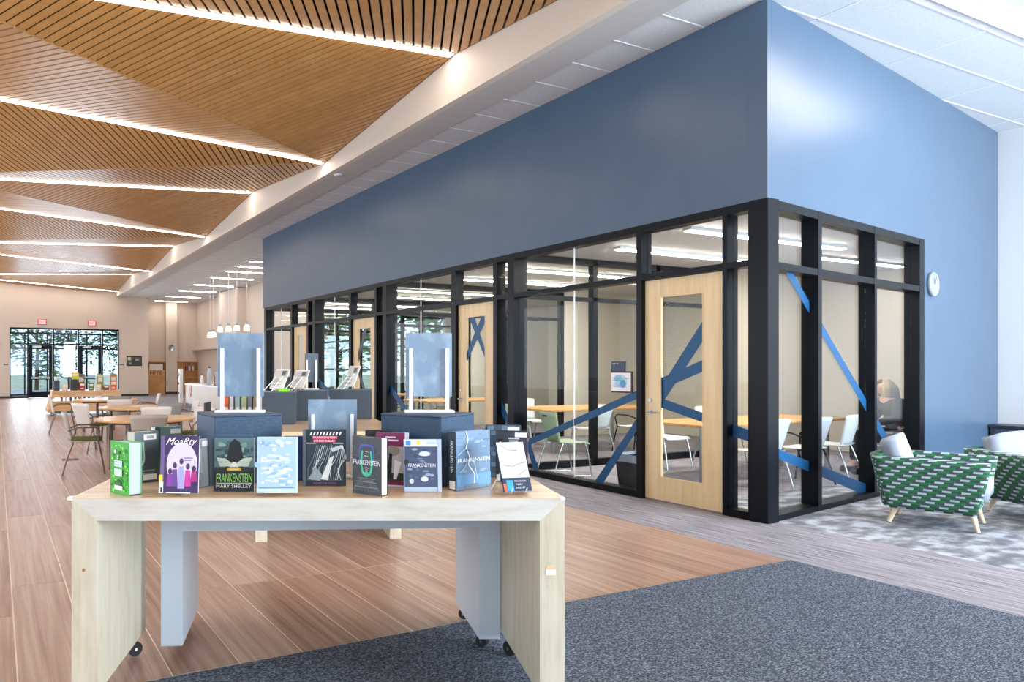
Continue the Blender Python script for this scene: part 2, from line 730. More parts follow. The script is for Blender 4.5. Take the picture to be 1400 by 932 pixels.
pm_ = MB().box(-PW / 2 + 0.0035, -PL / 2 + 0.0035, -0.012, PW / 2 - 0.0035, PL / 2 - 0.0035, 0.0).mesh('plank')
rest = MB()
npl = 0
for score, xa, xb, ya, yb in cells:
    if score > 0 and npl < 300:
        link('plank', pm_, M['floor_wood'], floor, ((xa + xb) / 2, (ya + yb) / 2, 0))
        npl += 1
    else:
        rest.box(xa + 0.003, ya + 0.003, -0.012, xb - 0.003, yb - 0.003, 0.0, rnd=random.random())
tag(rest.build('plank_field', M['floor_wood'], floor), kind='stuff')

# grey striped carpet, lounge carpet, entry mat
cw = MB()
cw.box(5.418, YB, -0.12, X0 + 0.16, YW + 2.2, 0.001)
cw.box(X0 + 0.16, YEND, -0.12, 11.5, YF, 0.001)
tag(cw.build('floor_carpet', M['grey_carpet']), 'grey streaked carpet walkway along the blue room block', 'carpet', kind='structure')
tag(MB().box(X0 + 0.16, 4.0, -0.12, XR, YEND, 0.0005).build('floor_rooms', M['grey_carpet']), 'grey streaked carpet inside the glazed study rooms', 'carpet', kind='structure')
tag(MB().box(X0 + 0.16, YB, -0.121, XR, 5.3, 0.0022).build('floor_lounge', M['camo_carpet']), 'mottled grey carpet under the green lounge chairs', 'carpet', kind='structure')
tag(MB().box(0.4, YB, -0.05, 5.405, 3.372, 0.008).build('floor_mat', M['dark_mat']), 'dark charcoal walk-off mat in front of the display table', 'mat', kind='structure')
tag(MB().box(0.385, YB, -0.05, 5.418, 3.385, 0.004).build('trim_1', M['steel']), 'thin metal edging around the dark walk-off mat', 'trim', kind='structure')

# --- folded wood ceiling
H2 = 4.02
XA = -1.2


def EP(i):
    return Vector((XS, 7.6 + (i - 1) * H2, 5.475 if i % 2 else 5.115))


def AP(i):
    return Vector((XA, 7.6 + (i - 1) * H2, 5.125 if i % 2 else 5.49))


ceiling = thing('ceiling', 'folded ceiling of warm wood slats with glowing light strips', 'ceiling', kind='structure')
PITCH, SW = 0.115, 0.088
tris = []
for i in range(-3, 11, 2):   # odd i: valley on the left; even i+1: valley on the right
    o, e = i, i + 1
    # fan around fold AP(o)-EP(e) and fold EP(e)-AP(o+2)
    tris += [(EP(o), AP(o), EP(e), 0), (AP(o), EP(e), AP(e), 0), (EP(e), AP(e), AP(o + 2), 1), (EP(e), AP(o + 2), EP(o + 2), 1)]
slats = []
back = MB()
for (a, b_, c, kind) in tris:
    ys = [a.y, b_.y, c.y]
    if min(ys) > YW or max(ys) < YB:
        continue
    n = (b_ - a).cross(c - a).normalized()
    if n.z < 0:
        n = -n
    # plane z as a function of x, y
    zf = lambda x, y, a=a, n=n: a.z - (n.x * (x - a.x) + n.y * (y - a.y)) / n.z
    up = Vector((0, 0, 1))
    pts2 = [(p.x, p.y) for p in (a, b_, c)]
    cx_, cy_ = sum(p[0] for p in pts2) / 3, sum(p[1] for p in pts2) / 3
    half = []
    for p, q in zip(pts2, pts2[1:] + pts2[:1]):
        ex, ey = q[0] - p[0], q[1] - p[1]
        L = math.hypot(ex, ey)
        nx, ny = ey / L, -ex / L
        cc = nx * p[0] + ny * p[1]
        if nx * cx_ + ny * cy_ > cc:
            nx, ny, cc = -nx, -ny, -cc
        half.append((nx, ny, cc - 0.022))
    half.append((0, 1, YW - 0.01))
    half.append((0, -1, -(YB + 0.01)))
    bp = clip_poly([(XA - 1, YB - 20), (XS + 1, YB - 20), (XS + 1, YW + 20), (XA - 1, YW + 20)], [(h[0], h[1], h[2] + 0.02) for h in half[:3]] + half[3:])
    if bp:
        back.slab([(x, y, zf(x, y) + 0.10) for x, y in bp], (0, 0, 0.02))
    # slats run square to the fold
    fd = Vector((XS - XA, H2, 0)).normalized() if kind == 0 else Vector((XS - XA, -H2, 0)).normalized()
    sd = Vector((-fd.y, fd.x, 0))
    k0 = min(Vector((p[0], p[1], 0)).dot(fd) for p in pts2)
    k1 = max(Vector((p[0], p[1], 0)).dot(fd) for p in pts2)
    k = math.floor(k0 / PITCH)
    while k * PITCH < k1:
        t0, t1 = k * PITCH, k * PITCH + SW
        k += 1
        big = 60.0
        band = []
        for t, s in ((t0, -big), (t1, -big), (t1, big), (t0, big)):
            q = fd * t + sd * s
            band.append((q.x, q.y))
        pg = clip_poly(band, half)
        if len(pg) < 3:
            continue
        area2 = abs(sum(pg[i][0] * pg[(i + 1) % len(pg)][1] - pg[(i + 1) % len(pg)][0] * pg[i][1] for i in range(len(pg)))) / 2
        if area2 < 0.004:
            continue
        mx, my = sum(p[0] for p in pg) / len(pg), sum(p[1] for p in pg) / len(pg)
        v = vis(mx, my, zf(mx, my))
        score = 0.0
        if v and -250 < v[0] < 900 and v[1] > -90:
            score = area2 / v[2] ** 2.6
        slats.append((score, [(x, y, zf(x, y)) for x, y in pg]))
slats.sort(key=lambda t: -t[0])
field = MB()
for i, (score, pg) in enumerate(slats):
    if i < 300 and score > 0:
        ox, oy, oz = pg[0]
        MB().slab([(x - ox, y - oy, z - oz) for x, y, z in pg], (0, 0, 0.016)).build('slat', M['slat_wood'], ceiling, (ox, oy, oz))
    else:
        field.slab(pg, (0, 0, 0.016), rnd=random.random())
for i in range(-3, 11, 2):
    for p_, q_ in ((AP(i), EP(i + 1)), (EP(i + 1), AP(i + 2))):
        if min(p_.y, q_.y) < YB or max(p_.y, q_.y) > YW:
            continue
        dd = (q_ - p_)
        nn = Vector((-dd.y, dd.x, 0)).normalized() * 0.014
        MB().slab([p_ - nn, q_ - nn, q_ + nn, p_ + nn], (0, 0, 0.016)).build('fold_trim', M['slat_wood'], ceiling)
tag(field.build('slat_field', M['slat_wood'], ceiling), kind='stuff')
back.build('backing', M['slat_void'], ceiling)
# left part of the hall: plain flat ceiling
MB().box(XL, YB, 5.62, XS + 0.2, YW, 5.72).build('ceiling_deck', M['white_paint'], ceiling)
MB().box(XA - 0.06, YB, 5.1, XA, YW, 5.62).build('fascia', M['cream_paint'], ceiling)

# light strips in the folds
for i in range(-1, 9):
    e, a = EP(i), AP(i)
    if e.y > YW or e.y < YB:
        continue
    d = (a - e)
    L = d.length
    dn = d.normalized()
    lab = {1: 'longest glowing light strip in the wood ceiling nearest the camera', 2: 'second glowing light strip from the camera in the wood ceiling',
           3: 'third glowing light strip from the camera in the wood ceiling', 4: 'fourth glowing light strip from the camera in the wood ceiling',
           5: 'fifth glowing light strip from the camera in the wood ceiling', 6: 'sixth glowing light strip from the camera in the wood ceiling',
           7: 'seventh light strip in the wood ceiling, close to the entrance wall', 8: 'last light strip in the wood ceiling above the entrance wall',
           0: 'light strip in the wood ceiling just above the camera', -1: 'light strip in the wood ceiling behind the camera'}[i]
    t = thing('strip_light', lab, 'light', (e.x, e.y, e.z), 0, 'light strips in the wood ceiling')
    pitch = -math.asin(max(-1, min(1, dn.z)))
    t.rotation_euler = (0, pitch, PI)
    # local +X now runs from the bulkhead to the left along the fold
    MB().box(0.05, -0.06, -0.012, L - 0.05, 0.06, 0.05).build('housing', M['white_paint'], t)
    MB().box(0.06, -0.05, -0.020, L - 0.06, 0.05, -0.0125).build('diffuser', M['strip_glow'], t)

# bulkhead wall with the zigzag top, plain soffit strip, tiled ceiling
prof = [(XS, YB, ZC)]
prof += [(XS, YW, ZC), (XS, YW, 5.62)]
ys = []
bk = MB()
pts = [EP(i) for i in range(-3, 10)]
for p, q in zip(pts, pts[1:]):
    ya, yb = max(p.y, YB), min(q.y, YW)
    if yb <= ya:
        continue
    za = p.z + (q.z - p.z) * (ya - p.y) / (q.y - p.y) + 0.14
    zb = p.z + (q.z - p.z) * (yb - p.y) / (q.y - p.y) + 0.14
    bk.slab([(XS, ya, ZC - 0.02), (XS, yb, ZC - 0.02), (XS, yb, zb), (XS, ya, za)], (0.1, 0, 0))
tag(bk.build('wall_bulkhead', M['cream_paint']), 'cream bulkhead wall with zigzag top below the wood slats', 'bulkhead', kind='structure')
tag(MB().box(XS + 0.1, YB, ZC - 0.02, XB, YW, ZC + 0.1).build('ceiling_soffit', M['soffit_shaded']), 'plain grey soffit strip beside the ceiling tiles', 'soffit', kind='structure')

tc_ = thing('ceiling_tiles', 'white tiled flat ceiling over the blue block and lounge', 'ceiling', kind='structure')
grid = MB()
tiles = []
TX = [XB, 7.34, 9.17, 11.0, 12.83, XR + 0.1]
y = 4.31 - 0.61 * 17
while y < YF:
    for j in range(len(TX) - 1):
        tiles.append((TX[j], TX[j + 1], y, y + 0.61))
    grid.box(XB, y - 0.009, ZC - 0.002, XR if y < YEND else XSV, y + 0.009, ZC + 0.01)
    y += 0.61
for x in TX[:-1]:
    grid.box(x - 0.009, YB, ZC - 0.002, x + 0.009, YF if x < XSV else YEND, ZC + 0.01)
MB().box(XB, YB, ZC + 0.025, XR + 0.1, YEND + 0.1, ZC + 0.12).box(XB, YEND + 0.1, ZC + 0.025, XSV + 0.2, YF, ZC + 0.12).build('ceiling_deck', M['tile_white'], tc_)
tiles.sort(key=lambda t: (t[0] + 1) ** 2 + (t[2] - 6) ** 2)
tmesh = {}
n_t = 0
fld = MB()
for x0, x1, ya, yb in tiles:
    if yb < -1 or ya > YF or (ya > YEND - 0.3 and x0 > 9):
        continue
    if ya > YEND - 0.3:
        x1 = min(x1, XSV)
    w = round(x1 - x0, 3)
    if n_t < 170 and ya < 24:
        if w not in tmesh:
            tmesh[w] = MB().box(-w / 2 + 0.006, -0.299, 0, w / 2 - 0.006, 0.299, 0.02).mesh('tile')
        link('tile', tmesh[w], M['tile_white'], tc_, ((x0 + x1) / 2, (ya + yb) / 2, ZC + 0.003))
        n_t += 1
    else:
        fld.box(x0 + 0.006, ya + 0.006, ZC + 0.003, x1 - 0.006, yb - 0.006, ZC + 0.02)
tag(fld.build('tile_field', M['tile_white'], tc_), kind='stuff')
grid.build('grid', M['grid_white'], tc_)

# lights in the tiled ceiling
TL = [(22.24, 7.45, 9.16), (23.5, 7.45, 9.16), (24.92, 7.45, 9.16), (26.9, 7.45, 9.16), (29.54, 7.45, 9.16), (32.2, 7.45, 9.16), (35.04, 7.45, 9.16), (37.75, 7.45, 9.16),
      (3.53, 7.6, 11.2), (0.9, 7.6, 11.2), (-2.0, 7.6, 11.2)]
TLL = ['ceiling tile light half hidden by the blue block, next to its top edge', 'second tile light from the blue block above the service hall', 'third tile light from the blue block above the service hall',
       'fourth tile light from the blue block above the service hall', 'fifth tile light from the blue block, above the reception counter', 'sixth tile light from the blue block in the service hall',
       'seventh tile light from the blue block in the service hall', 'farthest tile light, close to the clock wall', 'bright linear light in the tiles above the lounge chairs',
       'linear tile light behind the camera above the lounge', 'linear tile light by the lounge windows behind the camera']
for (y, xa, xb), lab in zip(TL, TLL):
    t = thing('tile_light', lab, 'light', ((xa + xb) / 2, y, ZC - 0.004), 0, 'linear lights in the tiled ceiling')
    L = (xb - xa) / 2
    MB().box(-L, -0.07, -0.012, L, 0.07, 0.002).build('housing', M['white_paint'], t)
    MB().box(-L + 0.01, -0.055, -0.02, L - 0.01, 0.055, -0.0125).build('diffuser', M['tile_glow'], t)

# --- walls
def wallbox(name, label, m, boxes):
    w = MB()
    for bx in boxes:
        w.box(*bx)
    return tag(w.build(name, m), label, 'wall', kind='structure')


# entrance wall with the glazed opening
EX0, EX1, EZ = 0.566, 5.455, 3.3
wallbox('wall_entrance', 'beige end wall around the glazed entrance', M['beige_wall'], [(XL - 0.2, YW, 0, EX0, YW + 0.25, 5.72), (EX1, YW, 0, 6.894, YW + 0.25, 5.72), (EX0, YW, EZ, EX1, YW + 0.25, 5.72)])
wallbox('wall_recess', 'beige back wall of the service recess with a column', M['beige_wall'],
        [(6.894, YF, 0, XSV + 0.2, YF + 0.2, 5.0), (6.694, YW + 0.25, 0, 6.894, YF + 0.2, 5.0), (8.141, YF - 0.35, 0, 8.73, YF, ZC)])
wallbox('wall_service', 'beige side wall of the service hall with a column', M['beige_wall'],
        [(XSV, 22.3, 0, XSV + 0.2, YF, 5.0), (XSV, YEND + 0.1, 3.5, XSV + 0.2, 22.3, 5.0), (XSV, YEND + 0.1, 0, XSV + 0.2, 22.3, 0.7), (XSV - 0.5, 29.9, 0, XSV, 32.7, ZC), (XSV - 0.28, 33.2, 2.35, XSV, YF, 2.5)])
wallbox('wall_right', 'white outer wall beside the lounge and behind the study rooms', M['white_paint'],
        [(XR, YB, 0, XR + 0.2, 5.35, 5.05), ])
wallbox('wall_rooms', 'pale beige back wall of the study rooms', M['room_wall'], [(XR, 5.35, 0, XR + 0.2, YEND + 0.2, 5.05)])
# long left wall with tall windows and back wall with lounge windows
lw = [(XL - 0.2, YB, 0, XL, YW, 0.5), (XL - 0.2, YB, 3.9, XL, YW, 5.72)]
for k in range(15):
    yy = YB + k * 3.0
    if yy < YW:
        lw.append((XL - 0.2, yy, 0.5, XL, min(yy + 0.5, YW), 3.9))
wallbox('wall_left', 'long white wall with tall windows on the far side of the hall', M['white_paint'], lw)
bw = [(XL - 0.2, YB - 0.2, 0, -4.2, YB, 5.72), (4.2, YB - 0.2, 0, 5.5, YB, 5.72), (-4.2, YB - 0.2, 0, 4.2, YB, 0.5), (-4.2, YB - 0.2, 3.9, 4.2, YB, 5.72), (5.5, YB - 0.2, 0, XR + 0.2, YB, 0.3), (5.5, YB - 0.2, 4.1, XR + 0.2, YB, 5.72)]
for k in range(5):
    bw.append((5.5 + k * 1.95, YB - 0.2, 0.3, 5.62 + k * 1.95, YB, 4.1))
wallbox('wall_back', 'white wall with lounge windows behind the camera', M['white_paint'], bw)
# baseboards
bb = MB()
bb.box(XL, YW - 0.015, 0, EX0, YW, 0.1)
bb.box(EX1, YW - 0.015, 0, 6.9, YW, 0.1)
bb.box(8.12, YF - 0.37, 0, 8.75, YF - 0.35, 0.12)
bb.box(6.9, YF - 0.015, 0, XSV, YF, 0.1)
tag(bb.build('baseboard_entrance', M['dark_strip']), 'dark baseboard along the beige entrance wall', 'baseboard', kind='structure')

# --- the blue block: painted upper walls
wallbox('wall_blue_long', 'long slate-blue upper wall above the glazed rooms', M['blue_paint'], [(X0 + 0.01, Y0 + 0.21 / DV.x, 3.047, X0 + 0.2, YEND, ZC)])
w = MB()
def _pl(off, x):
    return (x, Y0 + off / DV.x + (x - X0) * DV.y / DV.x, 3.047)


w.slab([_pl(0.01, X0 + 0.01), _pl(0.01, X0 + 6.81), _pl(0.21, X0 + 6.81), _pl(0.21, X0 + 0.01)], (0, 0, ZC - 3.047))
w.slab([Vector((X0, Y0, 0)) + NV * 0.01 + DV * 3.936, Vector((X0, Y0, 0)) + NV * 0.01 + DV * 6.88, Vector((X0, Y0, 3.047)) + NV * 0.01 + DV * 6.88, Vector((X0, Y0, 3.047)) + NV * 0.01 + DV * 3.936], NV * 0.2)
tag(w.build('wall_blue_short', M['blue_paint']), 'bright slate-blue short wall with a round clock beside the lounge', 'wall', kind='structure')
_cn = Vector((X0, Y0, 3.06)) + NV * 0.215
_sl = DV.y / DV.x
tag(MB().slab([(X0 + 0.2, _cn.y + (X0 + 0.2 - _cn.x) * _sl, 3.06), (XR, _cn.y + (XR - _cn.x) * _sl, 3.06), (XR, YEND, 3.06), (X0 + 0.2, YEND, 3.06)], (0, 0, 0.1)).build('ceiling_rooms', M['white_paint']), 'low white ceiling of the study rooms', 'ceiling', kind='structure')
tag(MB().box(X0 + 0.01, YEND, 3.047, XSV, YEND + 0.12, ZC).build('wall_blue_end', M['blue_paint']), 'slate-blue end of the glazed room block', 'wall', kind='structure')

# --- glazing of the block
ZB, ZT0, ZT1, ZH, ZTOP = 0.075, 2.43, 2.492, 2.965, 3.047
DEP = 0.16
GX = 0.09                 # glass sits this far behind the face


def frame_run(root, y0, y1, mull, horizontals, flip=None):
    pass


def pane_obj(root, a, b_, z0, z1, along, inward, origin, gm='glass_clear'):
    """a pane from a to b along a direction; its own object"""
    o = Vector(origin)
    p0 = o + along * a + inward * GX
    p1 = o + along * b_ + inward * GX
    m = MB().slab([p0 + Vector((0, 0, z0)), p1 + Vector((0, 0, z0)), p1 + Vector((0, 0, z1)), p0 + Vector((0, 0, z1))], inward * 0.008)
    return m.build('pane', M[gm], root)


def bar(root, name, a, b_, z0, z1, along, inward, origin, d0=0.0, d1=DEP, m='black_metal'):
    o = Vector(origin)
    p0 = o + along * a + inward * d0
    p1 = o + along * b_ + inward * d0
    mb = MB().slab([p0 + Vector((0, 0, z0)), p1 + Vector((0, 0, z0)), p1 + Vector((0, 0, z1)), p0 + Vector((0, 0, z1))], inward * (d1 - d0))
    return mb.build(name, M[m], root)


_fl = [0]


def film(root, pts, rects, along, inward, origin, m='blue_film'):
    """a strip of coloured film stuck on the outside of the glass, cut to each pane"""
    o = Vector(origin)
    _fl[0] += 1
    lift = 0.004 + 0.0011 * (_fl[0] % 4)
    for (a, b_, z0, z1) in rects:
        pg = clip_poly(list(pts), [(1, 0, b_), (-1, 0, -a), (0, 1, z1), (0, -1, -z0)])
        if len(pg) < 3:
            continue
        mb = MB().slab([o + along * s + inward * (GX - lift) + Vector((0, 0, z)) for s, z in pg], inward * 0.0009)
        mb.build('film_strip', M[m], root)


UY = Vector((0, 1, 0))
UX = Vector((1, 0, 0))
O_L = (X0, 0, 0)
# long face: units of window, door and sidelight
units = [  # sidelight mullion near, door near, door far, window near, window far (partition post)
    dict(n=1, s0=4.442, s1=4.66, d0=4.712, d1=5.695, w0=5.765, w1=7.87, post=8.006),
    dict(n=2, s0=8.006, s1=8.25, d0=8.334, d1=9.27, w0=9.385, w1=11.47, post=11.613),
    dict(n=3, s0=11.613, s1=11.85, d0=11.927, d1=12.93, w0=13.034, w1=14.75, post=14.89),
    dict(n=4, s0=14.89, s1=15.13, d0=15.23, d1=16.13, w0=16.235, w1=17.97, post=18.14),
]
ulab = ['glazed black-framed front of the study room nearest the camera', 'glazed black-framed front of the second study room', 'glazed black-framed front of the third study room', 'glazed black-framed front of the farthest study room']
dlab = ['pale maple door with blue film in the nearest study room', 'maple door with a dark film cross in the second study room', 'maple door with tall glass in the third study room', 'maple door of the farthest study room']
for u_, ul, dl in zip(units, ulab, dlab):
    n = u_['n']
    t = thing('window_%d' % n, ul, 'window', kind='structure')
    k = dict(along=UY, inward=UX, origin=O_L)
    first = 4.247 if n == 1 else u_['s0'] - 0.0
    if n == 1:
        bar(t, 'corner_post', 4.247, 4.442, 0, ZTOP, **k)
    bar(t, 'mullion', u_['s1'], u_['d0'], 0, ZTOP, **k)
    bar(t, 'mullion', u_['d1'], u_['w0'], 0, ZTOP, **k)
    bar(t, 'mullion', u_['w1'], u_['post'], 0, ZTOP, **k)
    bar(t, 'head_rail', u_['s0'], u_['w1'], ZH, ZTOP, d0=0.002, **k)
    bar(t, 'transom', u_['s0'], u_['w1'], ZT0, ZT1, d0=0.002, d1=DEP - 0.002, **k)
    bar(t, 'bottom_rail', u_['s0'], u_['s1'], 0.0, ZB, d0=0.002, **k)
    bar(t, 'bottom_rail', u_['w0'], u_['w1'], 0.0, ZB, d0=0.002, **k)
    rects = [(u_['s0'], u_['s1'], ZB, ZT0), (u_['s0'], u_['s1'], ZT1, ZH), (u_['d0'], u_['d1'], ZT1, ZH)]
    mid = (u_['w0'] + u_['w1']) / 2
    bar(t, 'glass_joint', mid - 0.004, mid + 0.004, ZB, ZH, along=UY, inward=UX, origin=O_L, d0=GX - 0.003, d1=GX + 0.011, m='white_plastic')
    for a, b_ in ((u_['w0'], mid - 0.004), (mid + 0.004, u_['w1'])):
        rects += [(a, b_, ZB, ZT0), (a, b_, ZT1, ZH)]
    for (a, b_, z0, z1) in rects:
        pane_obj(t, a, b_, z0, z1, UY, UX, O_L)
    if n == 1:
        for pg in ([(7.665, .477), (5.765, 1.222), (5.765, 1.128), (7.665, .389)], [(6.54, -0.02), (5.765, .967), (5.765, .835), (6.40, -0.02)],
                   [(7.74, .44), (7.63, .44), (7.42, .0), (7.53, .0)], [(4.72, .92), (4.42, .83), (4.42, .73), (4.72, .79)]):
            film(t, pg, rects, UY, UX, O_L)
    elif n == 2:
        film(t, [(8.0, .62), (8.26, 1.0), (8.26, .82), (8.0, .45)], rects, UY, UX, O_L)
        film(t, [(11.47, 1.15), (10.6, .55), (10.6, .42), (11.47, 1.0)], rects, UY, UX, O_L)
    elif n == 3:
        film(t, [(14.7, 1.2), (13.1, .5), (13.1, .35), (14.7, 1.05)], rects, UY, UX, O_L)
    # the door
    a, b_ = u_['d0'] + 0.004, u_['d1'] - 0.004
    dt = thing('door_%d' % n, dl, 'door', kind='structure')
    kd = dict(along=UY, inward=UX, origin=O_L, d0=0.055, d1=0.1, m='door_maple')
    g0, g1, gz0, gz1 = a + 0.245, b_ - 0.2, 0.26, 2.235
    bar(dt, 'hinge_stile', a, g0, 0.012, ZT0 - 0.006, **kd)
    bar(dt, 'lock_stile', g1, b_, 0.012, ZT0 - 0.006, **kd)
    bar(dt, 'bottom_rail', g0, g1, 0.012, gz0, **kd)
    bar(dt, 'top_rail', g0, g1, gz1, ZT0 - 0.006, **kd)
    for (pa, pb, qa, qb) in ((g0, g0 + 0.012, gz0, gz1), (g1 - 0.012, g1, gz0, gz1), (g0 + .012, g1 - .012, gz0, gz0 + 0.012), (g0 + .012, g1 - .012, gz1 - 0.012, gz1)):
        bar(dt, 'glazing_bead', pa, pb, qa, qb, along=UY, inward=UX, origin=O_L, d0=0.05, d1=0.06, m='door_maple')
    pane_obj(dt, g0, g1, gz0, gz1, UY, UX, (X0 - 0.01, 0, 0))
    dr = [(g0, g1, gz0, gz1)]
    OD = (X0 - 0.012, 0, 0)
    if n == 1:
        for pg in ([(5.50, 1.35), (5.416, 1.359), (4.95, 1.99), (4.95, 1.78), (5.50, 1.04)], [(5.50, 1.342), (5.225, 1.444), (4.95, 1.553), (4.95, 1.432), (5.358, 1.273), (5.50, 1.133)], [(5.50, 1.127), (4.95, .986), (4.95, .888), (5.50, 1.024)]):
            film(dt, pg, dr, UY, UX, OD)
    elif n == 2:
        for pg in ([(9.02, 2.23), (8.88, 2.23), (8.58, 1.66), (8.58, 1.54)], [(8.58, 2.28), (8.66, 2.28), (9.12, 1.62), (9.12, 1.48), (8.58, 2.17)]):
            film(dt, pg, dr, UY, UX, OD)
    elif n == 3:
        for pg in ([(12.5, 2.23), (12.35, 2.23), (12.75, 1.5), (12.85, 1.5)], [(12.85, 1.5), (12.75, 1.5), (12.3, .8), (12.42, .8)]):
            film(dt, pg, dr, UY, UX, OD, 'navy_panel')
    # lever handle and lock
    hy = b_ - 0.07
    hd = MB()
    hd.tube([(X0 + 0.055, hy, 0.97), (X0 + 0.0, hy, 0.97)], 0.011, 10)
    hd.tube([(X0 + 0.0, hy + 0.008, 0.97), (X0 + 0.0, hy - 0.125, 0.967)], [0.011, 0.009], 10)
    h_ = hd.build('lever', M['steel'], dt)
    MB().tube([(X0 + 0.054, hy, 0.97), (X0 + 0.046, hy, 0.97)], 0.027, 16).build('rose', M['steel'], dt)
    MB().tube([(X0 + 0.054, hy, 1.10), (X0 + 0.04, hy, 1.10)], 0.021, 16).build('deadbolt', M['steel'], dt)

# short face of the block
t = thing('window_5', 'glazed black-framed short face of the block beside the lounge', 'window', kind='structure')
k = dict(along=DV, inward=NV, origin=(X0, Y0, 0))
bar(t, 'corner_post', 0.0, 0.178, 0, ZTOP, **k)
ms = [(1.036, 1.114), (2.43, 2.49), (3.78, 3.936)]
for a, b_ in ms:
    bar(t, 'mullion', a, b_, 0, ZTOP, **k)
bar(t, 'head_rail', 0.178, 3.78, ZH, ZTOP, d0=0.002, **k)
bar(t, 'transom', 0.178, 3.78, ZT0 - 0.035, ZT1 - 0.03, d0=0.002, d1=DEP - 0.002, **k)
bar(t, 'bottom_rail', 0.178, 3.78, 0, 0.058, d0=0.002, **k)
rects = []
for a, b_ in ((0.178, 1.036), (1.114, 2.43), (2.49, 3.78)):
    rects += [(a, b_, 0.058, ZT0 - 0.035), (a, b_, ZT1 - 0.03, ZH)]
for (a, b_, z0, z1) in rects:
    pane_obj(t, a, b_, z0, z1, DV, NV, (X0, Y0, 0), 'glass_lounge')
film(t, [(0.44, 2.46), (0.60, 2.46), (3.1, 0.60), (3.1, 0.46)], rects, DV, NV, (X0, Y0, 0))
film(t, [(0.1, .745), (2.474, .129), (2.474, .0), (0.1, .655)], rects, DV, NV, (X0, Y0, 0))

# glass partitions between the rooms and at the far end
for i, yy in enumerate((7.94, 11.54, 14.82, 18.06)):
    t = thing('window_%d' % (6 + i), ['black-framed glass partition between the first and second study room', 'black-framed glass partition between the second and third study room',
              'black-framed glass partition between the third and fourth study room', 'black-framed glass end of the farthest study room'][i], 'window', kind='structure')
    k = dict(along=UX, inward=UY, origin=(0, yy - 0.05, 0), d0=0, d1=0.1)
    xs_ = [X0 + DEP, 7.98, 9.3, 10.7]
    for j, x in enumerate(xs_):
        bar(t, 'mullion', x, x + 0.09, 0, 3.06, **k)
    bar(t, 'head_rail', X0 + 0.25, 10.7, ZH, 3.06, **k)
    bar(t, 'transom', X0 + 0.25, 10.7, ZT0, ZT1, **k)
    bar(t, 'bottom_rail', X0 + 0.25, 10.7, 0, 0.1, **k)
    for j in range(3):
        a, b_ = xs_[j] + 0.09, xs_[j + 1]
        for z0, z1 in ((0.1, ZT0), (ZT1, ZH)):
            p = MB().box(a, yy - 0.004, z0, b_, yy + 0.004, z1).build('pane', M['glass_clear'], t)
    if i < 3:
        MB().box(10.79, yy - 0.07, 0, XR, yy + 0.07, 3.06).build('wall_section', M['room_wall'], t)
    else:
        MB().box(12.2, yy - 0.07, 0, XR, yy + 0.07, 3.06).build('wall_section', M['room_wall'], t)
        MB().box(10.79, yy - 0.07, 0, 12.2, yy + 0.07, 0.7).build('wall_section', M['room_wall'], t)
        for zz in (0.7, 1.9, 2.9):
            MB().box(10.79, yy - 0.05, zz, 12.2, yy + 0.05, zz + 0.06).build('muntin', M['black_metal'], t)
        MB().box(10.79, yy - 0.004, 0.76, 12.2, yy + 0.004, 2.9).build('pane', M['glass_ext'], t)

# exterior window of the service hall, seen through the rooms
t = thing('window_10', 'tall black-framed window to the garden seen through the far rooms', 'window', kind='structure')
for zz in (0.7, 1.35, 2.25, 3.44):
    MB().box(XSV + 0.06, YEND + 0.1, zz, XSV + 0.12, 22.3, zz + 0.06).build('muntin', M['black_metal'], t)
for yy in (YEND + 0.1, 19.5, 20.9, 22.24):
    MB().box(XSV + 0.05, yy, 0.7, XSV + 0.13, yy + 0.06, 3.5).build('mullion', M['black_metal'], t)
for ya, yb in ((18.3, 19.5), (19.56, 20.9), (20.96, 22.24)):
    MB().box(XSV + 0.085, ya, 0.76, XSV + 0.093, yb, 3.44).build('pane', M['glass_ext'], t)

# room ceiling lights
for i, (xc, yc, L) in enumerate([(8.6, 5.6, 3.0), (8.9, 6.9, 3.0), (8.6, 9.1, 3.0), (8.9, 10.5, 3.0), (8.6, 12.6, 2.6), (8.9, 13.9, 2.6), (8.6, 15.9, 2.6), (8.9, 17.1, 2.6), (11.6, 6.2, 2.2)]):
    t = thing('room_light', ['linear ceiling light nearest the door of the first study room', 'linear ceiling light by the partition of the first study room', 'front linear ceiling light of the second study room',
              'back linear ceiling light of the second study room', 'front linear ceiling light of the third study room', 'back linear ceiling light of the third study room',
              'front linear ceiling light of the farthest study room', 'back linear ceiling light of the farthest study room', 'linear ceiling light by the back wall of the first study room'][i], 'light', (xc, yc, 3.06), 0, 'linear lights in the study rooms')
    MB().box(-L / 2, -0.055, -0.035, L / 2, 0.055, 0).build('housing', M['white_paint'], t)
    MB().box(-L / 2 + 0.01, -0.045, -0.045, L / 2 - 0.01, 0.045, -0.0355).build('diffuser', M['strip_glow_room'], t)

